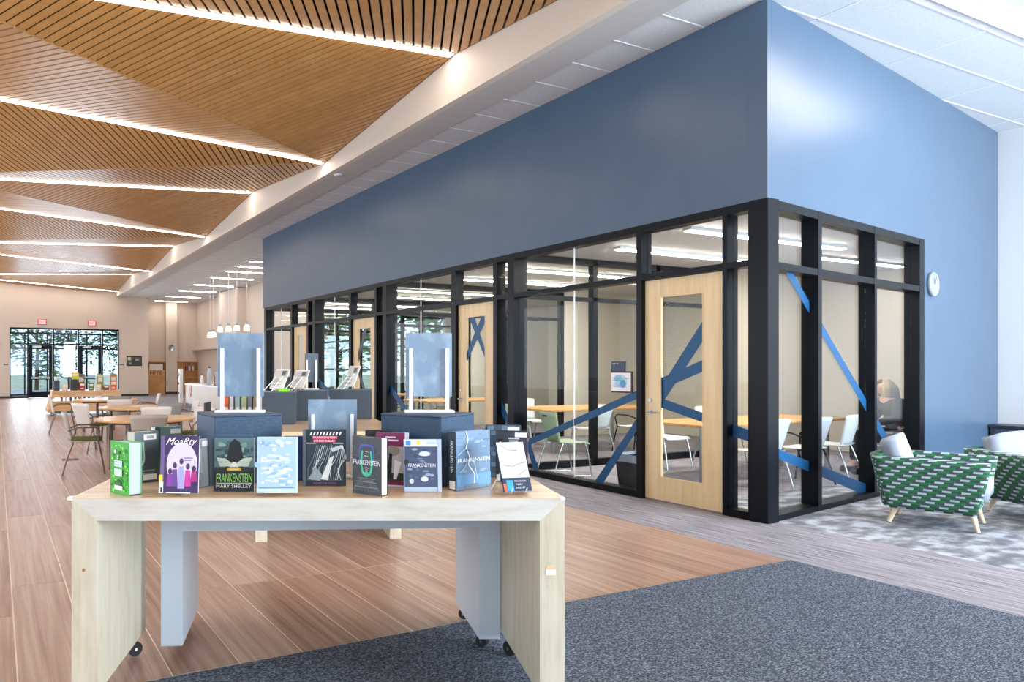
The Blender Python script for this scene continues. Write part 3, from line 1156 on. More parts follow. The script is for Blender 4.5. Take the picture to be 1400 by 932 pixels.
# --- glazed entrance: frame, two doors, vestibule frame beyond
t = thing('window_11', 'black-framed glazed entrance screen at the end of the hall', 'window', kind='structure')
xm = [EX0, 1.329, 2.446, 3.562, 4.677, EX1]
k = dict(along=UX, inward=UY, origin=(0, YW, 0), d0=-0.02, d1=0.12)
for x in xm:
    bar(t, 'mullion', x - (0.0 if x == EX0 else 0.035), x + (0.0 if x == EX1 else 0.035), 0, EZ, **k)
bar(t, 'head_rail', EX0, EX1, EZ - 0.08, EZ, **k)
bar(t, 'transom', EX0, EX1, 2.5, 2.56, **k)
for a, b_ in ((xm[0], xm[1]), (xm[2], xm[3]), (xm[4], xm[5])):
    bar(t, 'bottom_rail', a + .035, b_ - .035, 0, 0.1, **k)
for j in range(5):
    a, b_ = xm[j] + 0.035, xm[j + 1] - 0.035
    MB().box(a, YW + 0.05, 2.56, b_, YW + 0.058, EZ - 0.08).build('pane', M['glass_ext'], t)
    if j in (0, 2, 4):
        MB().box(a, YW + 0.05, 0.1, b_, YW + 0.058, 2.5).build('pane', M['glass_ext'], t)
for j, lab in ((1, 'black-framed glass entrance door with a push bar'), (3, 'black-framed glass entrance door behind the book display')):
    a, b_ = xm[j] + 0.04, xm[j + 1] - 0.04
    dt = thing('door_%d' % (5 if j == 1 else 6), lab, 'door', kind='structure')
    kd = dict(along=UX, inward=UY, origin=(0, YW, 0), d0=0.0, d1=0.05)
    bar(dt, 'stile', a, a + 0.16, 0.01, 2.48, **kd)
    bar(dt, 'stile', b_ - 0.16, b_, 0.01, 2.48, **kd)
    bar(dt, 'top_rail', a + .16, b_ - .16, 2.3, 2.48, **kd)
    bar(dt, 'mid_rail', a + .16, b_ - .16, 0.86, 0.98, **kd)
    bar(dt, 'bottom_rail', a + .16, b_ - .16, 0.01, 0.28, **kd)
    MB().box(a + .16, YW + 0.02, 0.98, b_ - .16, YW + 0.028, 2.3).build('pane', M['glass_ext'], dt)
    MB().box(a + .16, YW + 0.02, 0.28, b_ - .16, YW + 0.028, 0.86).build('pane', M['glass_ext'], dt)
    MB().rbox(a + .1, YW - 0.09, 0.9, b_ - .1, YW - 0.05, 0.97, 0.01).build('push_bar', M['steel'], dt)
    MB().rbox(a + .16, YW - 0.07, 2.36, a + 0.55, YW, 2.46, 0.01).build('closer', M['steel'], dt)
# outer frame of the vestibule
t = thing('window_12', 'outer dark frame of the entrance vestibule beyond the doors', 'window', kind='structure')
k = dict(along=UX, inward=UY, origin=(0, YW + 2.6, 0), d0=0, d1=0.1)
for x in (0.3, 1.25, 2.3, 3.3, 4.2, 4.9, 5.8):
    bar(t, 'mullion', x, x + 0.07, 0, 3.2, **k)
for z in (0.0, 2.35, 3.1):
    bar(t, 'rail', 0.3, 5.87, z, z + 0.09, **k)
for j, (a, b_) in enumerate(((0.37, 1.25), (1.32, 2.3), (2.37, 3.3), (3.37, 4.2), (4.27, 4.9), (4.97, 5.8))):
    MB().box(a, YW + 2.64, 0.09, b_, YW + 2.648, 2.35).build('pane', M['glass_ext'], t)

# --- outdoors
tag(MB().box(-60, YF + 0.3, -0.3, 60, 140, -0.06).build('ground', M['ground_out']), 'pale lawn and pavement outside the entrance', 'ground', kind='structure')
tag(MB().box(-3, YW + 0.25, -0.25, 9.0, YF + 14, -0.02).build('path', M['pave_out']), 'pale paved path outside the entrance doors', 'path', kind='structure')
tag(MB().box(11.6, YEND + 0.2, -0.3, 60, YF + 0.3, -0.05).build('ground', M['ground_out']), 'lawn outside the garden window', 'ground', kind='structure')


def tree(x, y, h, r, label, group, leaf='leaf_green', n=900, low=0.25, seed=1):
    rnd = random.Random(seed)
    t = thing('tree', label, 'tree', (x, y, -0.1), 0, group)
    tr = MB()
    tr.tube([(0, 0, 0), (0.05, 0.03, h * 0.4), (0.0, 0.08, h * 0.8)], [0.14, 0.1, 0.03], 8)
    for i in range(6):
        an = rnd.uniform(0, 2 * PI)
        z0 = h * rnd.uniform(0.3, 0.6)
        tr.tube([(0.03, 0.03, z0), (math.cos(an) * r * 0.5, math.sin(an) * r * 0.5, z0 + h * 0.15), (math.cos(an) * r * 0.8, math.sin(an) * r * 0.8, z0 + h * 0.28)], [0.05, 0.03, 0.01], 6)
    tr.build('trunk', M['bark'], t)
    lf = MB()
    cl = [(rnd.gauss(0, r * 0.45), rnd.gauss(0, r * 0.45), h * rnd.uniform(low + 0.1, 0.95)) for _ in range(26)]
    for i in range(n):
        c = cl[rnd.randrange(len(cl))]
        p = Vector((c[0] + rnd.gauss(0, r * 0.2), c[1] + rnd.gauss(0, r * 0.2), c[2] + rnd.gauss(0, h * 0.06)))
        s = rnd.uniform(0.08, 0.2)
        q = Matrix.Rotation(rnd.uniform(0, 2 * PI), 3, 'Z') @ Matrix.Rotation(rnd.uniform(-1, 1), 3, 'X')
        a, b_ = q @ Vector((s, 0, 0)), q @ Vector((0, s * 0.6, 0))
        lf.quad(p - a, p - b_, p + a, p + b_)
    tag(lf.build('foliage', M[leaf], t), kind='stuff')
    return t


for i, (x, y, h, r, lab) in enumerate([(-0.5, 46, 6.5, 2.2, 'leafy tree outside the leftmost entrance pane'), (2.3, 49, 6.0, 2.2, 'leafy tree outside behind the first entrance door'), (4.6, 52, 6.5, 2.4, 'leafy tree outside behind the middle entrance panes'),
                                   (7.6, 50, 5.5, 2.0, 'leafy tree outside behind the second entrance door')]):
    tree(x, y, h, r, lab, 'trees outside the entrance', 'leaf_dark', 1500, 0.1, 10 + i)
for i, (x, y, h, r, lab) in enumerate([(13.2, 23.5, 6.0, 1.8, 'green tree outside the garden window, nearest the glass'), (15.5, 30.5, 7.0, 2.4, 'green tree farther out in the garden'), (16.5, 25.0, 6.5, 2.2, 'green tree at the right of the garden window'), (13.4, 28.6, 5.0, 1.9, 'small green tree behind the garden window')]):
    tree(x, y, h, r, lab, 'trees outside the garden window', 'leaf_green', 1100, 0.2, 30 + i)

# ------------------------------------------------------------------ objects
CAMROT = -R_(YAW)

# --- display table in the foreground: mitred maple U with casters, and the grey table nested under it
TD0, TR0, TR1, TDEP, TZ = 2.95, -1.115, 0.927, 0.74, 0.92
t = thing('display_table', 'pale maple waterfall display table with books in the foreground', 'table', W((TR0 + TR1) / 2, TD0, 0.008), CAMROT)
hw = (TR1 - TR0) / 2
th, lt, lb = 0.096, 0.103, 0.10
# top with mitred front, legs
m = MB()
m.slab([(-hw, 0, TZ), (hw, 0, TZ), (hw, TDEP, TZ), (-hw, TDEP, TZ)], (0, 0, -0.004))
top = m.build('top', M['maple'], t)
fe = MB()
fe.slab([(-hw, 0, TZ - 0.004), (-hw + lt, 0, TZ - th), (hw - lt, 0, TZ - th), (hw, 0, TZ - 0.004)], (0, TDEP, 0))
fe.build('top_slab', M['maple_pale'], t)
for s in (-1, 1):
    lg = MB()
    lg.slab([(s * hw, 0, TZ - 0.004), (s * hw, 0, lb), (s * (hw - lt), 0, lb), (s * (hw - lt), 0, TZ - th)][::(1 if s < 0 else -1)], (0, TDEP, 0))
    lg.build('leg', M['maple_upright'], t)
    # worn corner cap
    MB().rbox(s * hw - 0.02, -0.003, TZ - 0.012, s * hw + 0.002, 0.03, TZ + 0.002, 0.003).build('corner_guard', M['white_plastic'], t)
dk = MB().tube([(-hw + 0.05, -0.001, 0.62), (-hw + 0.05, 0.001, 0.62)], 0.007, 10).build('knot', mat('knot_brown', '#9c6a3c', 0.6), t)
MB().box(hw - 0.075, -0.0015, 0.62, hw - 0.04, 0.0005, 0.638).build('worn_patch', mat('worn_wood', '#e6b98f', 0.7), t)
MB().box(hw - 0.078, -0.002, 0.60, hw - 0.037, 0.0005, 0.622).build('paper_tag', M['paper'], t)


def caster(root, x, y, z, ang=0.0, R=0.036):
    c = MB()
    q = Matrix.Translation((x, y, 0)) @ Matrix.Rotation(ang, 4, 'Z')
    pts = []
    for sx in (-0.012, 0.012):
        pa, pb = q @ Vector((sx - 0.009, 0.02, R)), q @ Vector((sx + 0.009, 0.02, R))
        c.tube([pa, pb], R, 18)
    w_ = c.build('caster', M['black_rubber'], root)
    s_ = MB()
    s_.tube([q @ Vector((-0.026, 0.02, R)), q @ Vector((0.026, 0.02, R))], 0.008, 10)
    s_.tube([q @ Vector((0, 0.0, z - 0.004)), q @ Vector((0, 0.0, z * 0.6))], 0.01, 10)
    s_.rbox(x - 0.03, y - 0.03, z - 0.006, x + 0.03, y + 0.03, z, 0.002)
    s_.build('stem', M['chrome'], w_)


for s in (-1, 1):
    for y in (0.08, TDEP - 0.09):
        caster(t, s * (hw - lt / 2), y, lb, 0.6 if s > 0 else -0.9)
    MB().box(s * (hw - lt / 2) - 0.03, 0.14, lb - 0.03, s * (hw - lt / 2) + 0.03, TDEP - 0.15, lb).build('base_channel', M['black_metal'], t)

# grey nesting table
IR0, ID0, IR1, ID1 = -0.869, 0, 0, 0
dl_ = 974 * (EYE - 0.075) / (883 - 501)
dr_ = 974 * (EYE - 0.075) / (872.8 - 501)
pl = W((220 - 466) / 974 * dl_, dl_)
pr = W((683.5 - 466) / 974 * dr_, dr_)
L_ = (pr - pl).length
ang = math.atan2((pr - pl).y, (pr - pl).x)
t = thing('nesting_table', 'low grey laminate nesting table standing under the maple display table', 'table', (pl + pr) / 2 + Vector((0, 0, 0.008)), ang)
h2 = L_ / 2
D2, Z2, B2, LT = 0.55, 0.72, 0.067, 0.107
MB().slab([(-h2, 0, Z2), (-h2 + LT, 0, 0.638), (h2 - LT, 0, 0.638), (h2, 0, Z2)], (0, D2, 0)).build('top', M['grey_laminate'], t)
for s in (-1, 1):
    MB().slab([(s * h2, 0, Z2), (s * h2, 0, B2), (s * (h2 - LT), 0, B2), (s * (h2 - LT), 0, 0.638)][::(1 if s < 0 else -1)], (0, D2, 0)).build('leg', M['grey_laminate'], t)
    for y in ((0.07 if s > 0 else 0.3), D2 - 0.07):
        caster(t, s * (h2 - LT / 2), y, B2, 0.9, 0.029)

# --- two slate cubes with upright sign panels
def cube(label, r, d, rot, z):
    t = thing('pedestal_box', label, 'box', W(r, d, z), CAMROT + rot, 'slate display cubes')
    m = MB()
    m.rbox(0, 0, 0, 0.325, 0.325, 0.312, 0.003)
    m.build('body', M['slate_box_weave'], t)
    MB().rbox(-0.001, -0.001, 0.312, 0.326, 0.326, 0.32, 0.002).build('lid', M['slate_box'], t)
    return t


ZTT = TZ + 0.0085
cube('slate-blue display cube behind the green-lettered book on the maple table', -0.573, 3.227, R_(25), ZTT)
cube('slate-blue display cube behind the lightning-cover book on the maple table', 0.450 - 0.325 * math.cos(R_(-37)), 3.189 - 0.325 * math.sin(R_(-37)), R_(-37), ZTT)


def sign(label, r, d, z, w=0.222, ph=0.305, rot=0.0, panel='sign_panel', postw=0.017, group='sign holders'):
    t = thing('sign_holder', label, 'sign holder', W(r, d, z), CAMROT + rot, group)
    MB().rbox(-w / 2 - 0.008, -0.03, 0, w / 2 + 0.008, 0.03, 0.014, 0.003).build('base', M['white_plastic'], t)
    for s in (-1, 1):
        x = s * (w / 2 - 0.024)
        MB().rbox(x - postw / 2, -0.008, 0.014, x + postw / 2, 0.008, 0.31, 0.002).build('post', M['white_plastic'], t)
    pn = MB().rbox(-w / 2, 0.009, 0.078, w / 2, 0.013, 0.078 + ph, 0.001).build('panel', M[panel], t)
    return t


ds = 3.42
sg = sign('frosted blue sign panel between white posts on the cube by the book with grasping hands', (328.5 - 466) / 974 * ds, ds, ZTT + 0.32)
sg = sign('frosted blue sign panel between white posts on the cube by the lightning book', (586.5 - 466) / 974 * ds, ds, ZTT + 0.32)
sg = sign('frosted blue sign panel in white posts between the two slate cubes', (454.5 - 466) / 974 * 3.46, 3.46, ZTT, w=0.238)

# --- books on the display table
def book(label, r, d, z, w, h, th, rot=0.0, lean=0.0, cover='#333333', spine=None, art=None, hard=True, group='books on the maple table', pages='#efeeea', cat='book', name='book', flip=False):
    """front cover faces the viewer; origin at the lower left of the cover"""
    t = thing(name, label, cat, W(r, d, z + th * math.sin(lean)), 0, group)
    t.rotation_euler = (-lean, 0, CAMROT + rot)
    cm = mat('cover_' + cover.strip('#'), cover, 0.4)
    ct = 0.003
    o = 0.004 if hard else 0.0
    MB().rbox(0, 0, 0, w, ct, h, 0.0008).build('front_cover', cm, t)
    MB().rbox(0, th - ct, 0, w, th, h, 0.0008).build('back_cover', cm, t)
    MB().rbox(*((-0.001, 0, 0, ct, th, h) if not flip else (w - ct, 0, 0, w + 0.001, th, h)), 0.0008).build('spine', mat('cover_' + (spine or cover).strip('#'), spine or cover, 0.4), t)
    MB().box(ct if not flip else o, ct, o, (w - o) if not flip else w - ct, th - ct, h - o).build('pages', mat('pages_' + pages.strip('#'), pages, 0.8), t)
    if art:
        a = Art(w, h)
        art(a)
        a.build('cover_print', t)
    return t


def foot(t, w, label=None):
    m = MB()
    m.box(w * 0.2, -0.02, 0.001, w * 0.8, 0.05, 0.005)
    m.slab([(w * 0.3, 0.045, 0.0), (w * 0.7, 0.045, 0.0), (w * 0.7, 0.07, 0.12), (w * 0.3, 0.07, 0.12)], (0, 0.004, 0))
    return m


def art_green(a):
    rr = random.Random(3)
    a.r(0.02, 0.01, 0.98, 0.99, '#34a81e')
    for i in range(70):
        u, v = rr.uniform(0.06, 0.94), rr.uniform(0.05, 0.95)
        a.e(u, v, rr.uniform(0.02, 0.07), rr.uniform(0.01, 0.035), rr.choice(['#1d7a14', '#6fdc3c', '#2a9619', '#8cf04f']), 7)
    a.e(0.32, 0.8, 0.06, 0.04, '#e9f4e2', 8)
    a.e(0.52, 0.79, 0.07, 0.045, '#12501a', 8)
    a.p([(0.42, 0.7), (0.52, 0.7), (0.47, 0.75)], '#f4f8ee')
    a.r(0.28, 0.52, 0.70, 0.64, '#d9ecf4').t('Mary', 0.34, 0.585, 0.64, 0.625, '#2b4a58').t('Shelley', 0.32, 0.53, 0.66, 0.575, '#2b4a58')
    a.r(0.28, 0.34, 0.70, 0.48, '#cfe9d6')
    a.e(0.48, 0.20, 0.16, 0.06, '#155c22')
    a.r(0.28, 0.08, 0.72, 0.16, '#eef5e8')


def art_moriarty(a):
    a.r(0.0, 0.0, 1, 1, '#3d2a57')
    a.r(0.0, 0.0, 0.10, 1, '#6f5a8c')
    a.e(0.56, 0.5, 0.40, 0.38, '#d9cdea', 24)
    a.t('MoaRty', 0.16, 0.80, 0.92, 0.97, '#ffffff', 0.12)
    for (u, c, s, v0) in ((0.26, '#8a3fa0', 0.30, 0.12), (0.38, '#6d4691', 0.42, 0.12), (0.55, '#a9a2d2', 0.55, 0.08), (0.72, '#d0389a', 0.40, 0.12), (0.88, '#b42f7e', 0.26, 0.2)):
        a.p([(u - 0.09, v0), (u + 0.09, v0), (u + 0.06, v0 + s * 0.7), (u - 0.06, v0 + s * 0.7)], c)
        a.e(u, v0 + s * 0.86, 0.055, 0.055, '#4c2f52', 12)
    a.r(0.62, 0.6, 0.84, 0.62, '#8f78b4').r(0.62, 0.56, 0.8, 0.58, '#8f78b4')
    a.r(-0.02, 0.0, 0.09, 0.20, '#f2f0ea').r(0.02, 0.02, 0.07, 0.1, '#2a2236').r(-0.02, 0.2, 0.07, 0.32, '#e7d94a')
    a.t('2', 0.90, 0.55, 0.95, 0.64, '#ffffff')


def art_hands(a):
    rr = random.Random(9)
    a.r(0, 0, 1, 1, '#1d2a30')
    a.r(0, 0.45, 1, 1, '#5d7f80')
    for i in range(34):
        a.e(rr.uniform(0.05, 0.95), rr.uniform(0.55, 0.95), rr.uniform(0.03, 0.12), rr.uniform(0.02, 0.06), rr.choice(['#46686c', '#82a19c', '#35525a', '#9db7ae']), 8)
    a.p([(0.28, 0.45), (0.38, 0.9), (0.5, 0.99), (0.64, 0.92), (0.74, 0.6), (0.72, 0.45)], '#151c20')
    for s in (-1, 1):
        for k in range(5):
            u0 = 0.5 + s * (0.44 - 0.02 * k)
            a.line([(u0, 0.62 - 0.035 * k), (0.5 + s * (0.22 - 0.02 * k), 0.60 - 0.03 * k), (0.5 + s * 0.05, 0.50 - 0.012 * k)], 0.028, '#cfdcc9')
    a.e(0.5, 0.50, 0.07, 0.05, '#e9efe2')
    a.r(0.32, 0.385, 0.68, 0.44, '#dbb236').r(0.38, 0.405, 0.62, 0.42, '#f2e3a0')
    a.r(0, 0, 1, 0.36, '#141a20')
    a.t('FRANKENSTEIN', 0.06, 0.17, 0.95, 0.33, '#9fe36c')
    a.r(0.05, 0.145, 0.95, 0.155, '#e7ece8')
    a.t('MARY SHELLEY', 0.06, 0.065, 0.93, 0.125, '#f1f3f0')


def art_case(a):
    rr = random.Random(4)
    a.r(0.05, 0.09, 0.93, 0.97, '#a9c6e6')
    for i in range(60):
        u, v = rr.uniform(0.1, 0.85), rr.uniform(0.14, 0.93)
        a.e(u, v, rr.uniform(0.04, 0.16) * min(1, (0.93 - u) * 4, (u - 0.04) * 5), rr.uniform(0.008, 0.03), rr.choice(['#e8f1fa', '#ffffff', '#8fb4dc', '#cfe0f3', '#d4e6f2']), 9)
    a.r(0.10, 0.86, 0.17, 0.92, '#7fa6cf')
    a.r(0.05, 0.085, 0.93, 0.10, '#5f7fa3')
    a.e(-0.01, 0.5, 0.06, 0.045, '#9dbce0', 12)


def art_ito(a):
    rr = random.Random(12)
    a.r(0, 0, 1, 1, '#16222d')
    a.r(0, 0, 0.07, 1, '#57616b')
    for i in range(10):
        u = 0.16 + i * 0.075
        a.p([(u, 0.90), (u + 0.03, 0.90), (u + 0.06, 0.955), (u + 0.025, 0.955)], '#f2f4f4')
    a.r(0.22, 0.835, 0.80, 0.885, '#d9375f').t('FRANKENSTEIN', 0.24, 0.842, 0.78, 0.878, '#ffe3ea')
    a.r(0.24, 0.775, 0.76, 0.825, '#d9375f').t('BY MARY SHELLEY', 0.26, 0.782, 0.74, 0.818, '#ffe3ea')
    a.r(0.08, 0.75, 0.3, 0.765, '#e8ecec').r(0.7, 0.75, 0.94, 0.765, '#e8ecec')
    a.r(0.09, 0.08, 0.94, 0.745, '#243541')
    for i in range(18):
        u = 0.12 + 0.045 * i
        a.line([(u, 0.10), (u + 0.08 * math.sin(i), 0.3), (u + 0.12, 0.5), (min(0.92, u + 0.2), 0.72)], 0.010, rr.choice(['#c9d3d4', '#7e929b', '#e6eaea']))
    a.p([(0.42, 0.12), (0.62, 0.5), (0.72, 0.54), (0.58, 0.1)], '#dfe5e4')
    a.p([(0.12, 0.12), (0.3, 0.34), (0.46, 0.18), (0.4, 0.09)], '#93a3a8')
    a.p([(0.62, 0.66), (0.9, 0.73), (0.93, 0.68), (0.7, 0.6)], '#c7d0d1')
    a.t('ADAPTATION', 0.24, 0.035, 0.76, 0.06, '#b04a86')


def art_maze(a):
    a.r(0, 0, 1, 1, '#3a4047')
    for i in range(16):
        t_ = i / 15
        a.line([(0.5, 0.6), (0.5 + 0.55 * math.cos(2 * PI * t_), 0.62 + 0.36 * math.sin(2 * PI * t_))], 0.008, '#586069')
    a.r(0.2, 0.32, 0.8, 0.86, '#3a4047')
    for s in (-1, 1):
        a.line([(0.5 + s * 0.24, 0.56), (0.5 + s * 0.25, 0.78), (0.5 + s * 0.19, 0.85), (0.5, 0.86)], 0.035, '#4a56b8')
        a.line([(0.5 + s * 0.15, 0.76), (0.5 + s * 0.19, 0.55), (0.5 + s * 0.14, 0.38), (0.5, 0.33)], 0.06, '#35c69a')
    a.t('THE', 0.44, 0.735, 0.56, 0.755, '#e8ecec').t('&', 0.48, 0.70, 0.52, 0.72, '#e8ecec').t('PERILS', 0.42, 0.66, 0.58, 0.68, '#e8ecec')
    a.t('FRANKENSTEIN', 0.04, 0.515, 0.96, 0.60, '#f6f8f8')
    a.t('MAKING', 0.42, 0.455, 0.58, 0.475, '#e8ecec').t('OF', 0.46, 0.42, 0.54, 0.44, '#e8ecec').t('AN', 0.46, 0.385, 0.54, 0.405, '#e8ecec')
    for i in range(8):
        a.line([(0.5 - 0.03 * i, 0.26), (0.5 - 0.07 * i, 0.06)], 0.006, '#8d959b')
        a.line([(0.5 + 0.03 * i, 0.26), (0.5 + 0.07 * i, 0.06)], 0.006, '#8d959b')
    a.line([(0.2, 0.28), (0.8, 0.28)], 0.01, '#8d959b').line([(0.15, 0.22), (0.85, 0.22)], 0.01, '#8d959b').line([(0.1, 0.13), (0.9, 0.13)], 0.01, '#8d959b')


def art_maroon(a):
    a.r(0.02, 0.03, 0.9, 0.99, '#7a1f54').r(0.0, 0.0, 1, 0.03, '#d6d6da')
    a.r(0.02, 0.10, 0.9, 0.74, '#b9b2ae').e(0.5, 0.66, 0.25, 0.1, '#8f8579').r(0.02, 0.10, 0.9, 0.25, '#2f3b2a')
    a.p([(0.35, 0.15), (0.5, 0.17), (0.52, 0.6), (0.42, 0.62)], '#14110f').p([(0.56, 0.14), (0.66, 0.14), (0.8, 0.45), (0.6, 0.5)], '#e6e6ea')
    a.r(0.3, 0.90, 0.62, 0.925, '#e6c9da').r(0.3, 0.84, 0.7, 0.87, '#e6c9da').r(0.9, 0, 1, 1, '#d5dcea')


def art_dvd(a):
    rr = random.Random(6)
    a.r(0.02, 0.09, 0.9, 0.99, '#3e4d68')
    a.r(0.02, 0.86, 0.9, 0.99, '#e5e9ec').r(0.05, 0.88, 0.18, 0.97, '#3e8fd0').r(0.34, 0.89, 0.44, 0.97, '#e4cf4c').r(0.6, 0.90, 0.85, 0.95, '#b9c4cc')
    for i in range(30):
        a.e(rr.uniform(0.12, 0.8), rr.uniform(0.14, 0.82), rr.uniform(0.03, 0.09), rr.uniform(0.008, 0.03), rr.choice(['#7d8aa3', '#566683', '#2c3850', '#97a3b8']), 8)
    a.e(0.55, 0.72, 0.15, 0.045, '#cfd4dc').e(0.2, 0.2, 0.06, 0.05, '#c7cdd6').e(0.55, 0.24, 0.1, 0.05, '#d5d8de')
    a.t('FRANKENSTEIN', 0.12, 0.47, 0.84, 0.535, '#e8ecf2')
    a.e(0.06, 0.56, 0.07, 0.055, '#1c2432', 12)
    a.r(0.9, 0.0, 1, 1, '#aebccf')


def art_bolt(a):
    rr = random.Random(8)
    a.r(0, 0, 1, 1, '#4f6f8e')
    for i in range(40):
        u, v = rr.uniform(0.0, 1), rr.uniform(0.05, 0.95)
        a.e(min(max(u, 0.12), 0.88), v, rr.uniform(0.05, 0.12), rr.uniform(0.01, 0.03), rr.choice(['#5f8099', '#3f5f7d', '#7195ae', '#48708f']), 8)
    a.r(0, 0.06, 1, 0.26, '#4f86b3')
    a.line([(0.28, 1.0), (0.34, 0.86), (0.28, 0.72), (0.38, 0.55), (0.34, 0.42), (0.52, 0.25), (0.5, 0.08)], 0.022, '#dfe9f2')
    a.line([(0.38, 0.55), (0.24, 0.38), (0.1, 0.3)], 0.012, '#c2d4e2').line([(0.38, 0.55), (0.52, 0.43), (0.6, 0.15)], 0.012, '#c2d4e2').line([(0.28, 0.72), (0.05, 0.6)], 0.01, '#c2d4e2')
    a.t('FRANKENSTEIN', 0.04, 0.47, 0.97, 0.535, '#f1f5f8')
    a.r(0.25, 0.02, 0.62, 0.09, '#5c6470')


def art_silver(a):
    a.r(0, 0, 1, 1, '#9aa3a8').r(0.55, 0.84, 0.95, 0.95, '#eef0f0').r(0.06, 0.3, 0.5, 0.8, '#c4cbce')


def art_dark_back(a):
    a.r(0, 0, 1, 1, '#3f4a50').r(0.38, 0.84, 0.9, 0.95, '#f1f1ee').r(0.5, 0.86, 0.8, 0.92, '#9a9a98')
    a.line([(0.35, 0.8), (0.4, 0.45), (0.3, 0.35)], 0.07, '#a9b4b8').r(0.12, 0.22, 0.85, 0.25, '#7f8a90').r(0.12, 0.16, 0.8, 0.19, '#7f8a90')
    a.r(0.35, 0.05, 0.92, 0.16, '#e9e9e6')


def art_green_back(a):
    a.r(0, 0, 1, 1, '#66807a').r(0.0, 0, 0.2, 1, '#2f5148').r(0.58, 0.85, 0.96, 0.95, '#e8ecea').r(0.3, 0.3, 0.9, 0.75, '#7d968f')


def art_brick(a):
    rr = random.Random(2)
    a.r(0, 0, 1, 1, '#3d4f5f')
    for j in range(10):
        for i in range(5):
            u = i * 0.2 + (0.1 if j % 2 else 0) - 0.05
            a.r(max(u, 0.01), j * 0.1 + 0.008, min(u + 0.18, 0.99), j * 0.1 + 0.09, rr.choice(['#4f6577', '#5c7488', '#45586a', '#6a8296']))
    a.r(0.62, 0.86, 0.95, 0.97, '#eceeee')


def art_author(a):
    a.r(0, 0, 1, 1, '#2b2c38').r(0.0, 0.62, 1, 0.99, '#3a3d4c').r(0.6, 0.88, 0.98, 0.97, '#f0f0ee').r(0.4, 0.84, 0.74, 0.87, '#c9ccd2').r(0.42, 0.79, 0.7, 0.82, '#c9ccd2')
    a.r(0.06, 0.70, 0.22, 0.84, '#1b1313').e(0.14, 0.75, 0.05, 0.04, '#e6b39a').r(0.1, 0.705, 0.2, 0.73, '#c34a3a')
    a.r(0.02, 0.02, 0.14, 0.14, '#e9e9e6')


def art_map(a):
    a.r(0, 0.27, 1, 1, '#d8e4e6')
    a.line([(0.12, 0.95), (0.4, 0.84), (0.72, 0.83)], 0.016, '#5c6468').line([(0.1, 0.53), (0.45, 0.5), (0.75, 0.56), (0.98, 0.58)], 0.014, '#5c6468').line([(0.62, 0.32), (0.92, 0.43)], 0.014, '#5c6468')
    a.r(0, 0, 1, 0.27, '#22344f').r(0.12, 0.0, 0.36, 0.22, '#3b9bc9').r(0.0, 0.0, 0.1, 0.15, '#e2694a')
    a.t('FRANKENSTEIN', 0.42, 0.18, 0.84, 0.215, '#e7c7cf').t('MARY', 0.45, 0.115, 0.7, 0.15, '#dfe6ea').t('SHELLEY', 0.42, 0.05, 0.78, 0.085, '#dfe6ea')


def rd(px, py):
    d = 974 * (EYE - ZTT) / (py - 501)
    return (px - 466) / 974 * d, d


def along(p0, p1):
    a, b_ = rd(*p0), rd(*p1)
    return a[0], a[1], math.hypot(b_[0] - a[0], b_[1] - a[1]), math.atan2(b_[1] - a[1], b_[0] - a[0])


r, d, w, ro = along((151, 671.7), (176, 678))
book('thick bright green book standing at the end of the maple table', r, d, ZTT, w, 0.222, 0.062, ro, cover='#49c42c', art=art_green, spine='#1c2a22', pages='#b4bfd2')
r, d, w, ro = along((184, 661.5), (204, 657.5))
book('thick cream-paged book with dark back cover behind the green book', r, d, ZTT, 0.12, 0.238, 0.085, R_(42), cover='#3f4a50', art=art_dark_back, pages='#cfc9bc', flip=True)
r, d, w, ro = along((212, 650), (236, 648))
book('white-paged book with green-grey cover behind the purple comic', r, d, ZTT, 0.14, 0.24, 0.07, R_(36), cover='#66807a', art=art_green_back, pages='#d8d8d6', flip=True)
r, d = rd(218, 677)
b_ = book('purple comic with five figures and slanted white lettering', r, d, ZTT + 0.008, 0.163, 0.24, 0.014, R_(-2), R_(7), cover='#3d2a57', art=art_moriarty, hard=False)
foot(b_, 0.163).build('stand', M['white_plastic'], b_)
r, d = rd(267, 668)
book('slim silver book turned sideways beside the purple comic', r, d, ZTT, 0.105, 0.215, 0.016, R_(62), R_(3), cover='#8f989d', art=art_silver)
r, d = rd(292.5, 671.5)
book('dark book with pale grasping hands and green lettering', r, d, ZTT, 0.174, 0.229, 0.018, 0, R_(4), cover='#141a20', art=art_hands, hard=False)
r, d = rd(351, 678)
b_ = book('pale icy-blue disc case on a white stand', r, d, ZTT + 0.010, 0.17, 0.235, 0.016, R_(1), R_(9), cover='#bcd3ec', art=art_case, cat='disc case', name='disc_case')
foot(b_, 0.17).build('stand', M['white_plastic'], b_)
r, d = rd(388, 657)
book('navy book standing behind the icy-blue disc case', r, d, ZTT, 0.12, 0.21, 0.03, R_(4), cover='#1c2f63')
r, d = rd(414, 664)
book('black and white comic with pink title bars', r, d, ZTT, 0.196, 0.254, 0.03, R_(-1), R_(2), cover='#16222d', spine='#6d747c', art=art_ito)
r, d, w, ro = along((482, 673), (521.6, 678.8))
book('grey hardback with a green and violet emblem and white title', r, d, ZTT, w, 0.243, 0.045, ro, cover='#3a4047', art=art_maze, pages='#f2f2f0')
r, d = rd(501, 660)
book('white-paged book half hidden behind the grey hardback', r, d, ZTT, 0.09, 0.245, 0.03, R_(8), cover='#2b2a2c', pages='#efe9ea')
r, d, w, ro = along((513, 664), (554, 669))
book('maroon and grey book between the grey hardback and a disc case', r, d, ZTT, 0.15, 0.243, 0.016, R_(-18), R_(3), cover='#6b2350', art=art_maroon, hard=False)
r, d = rd(552.5, 672.4)
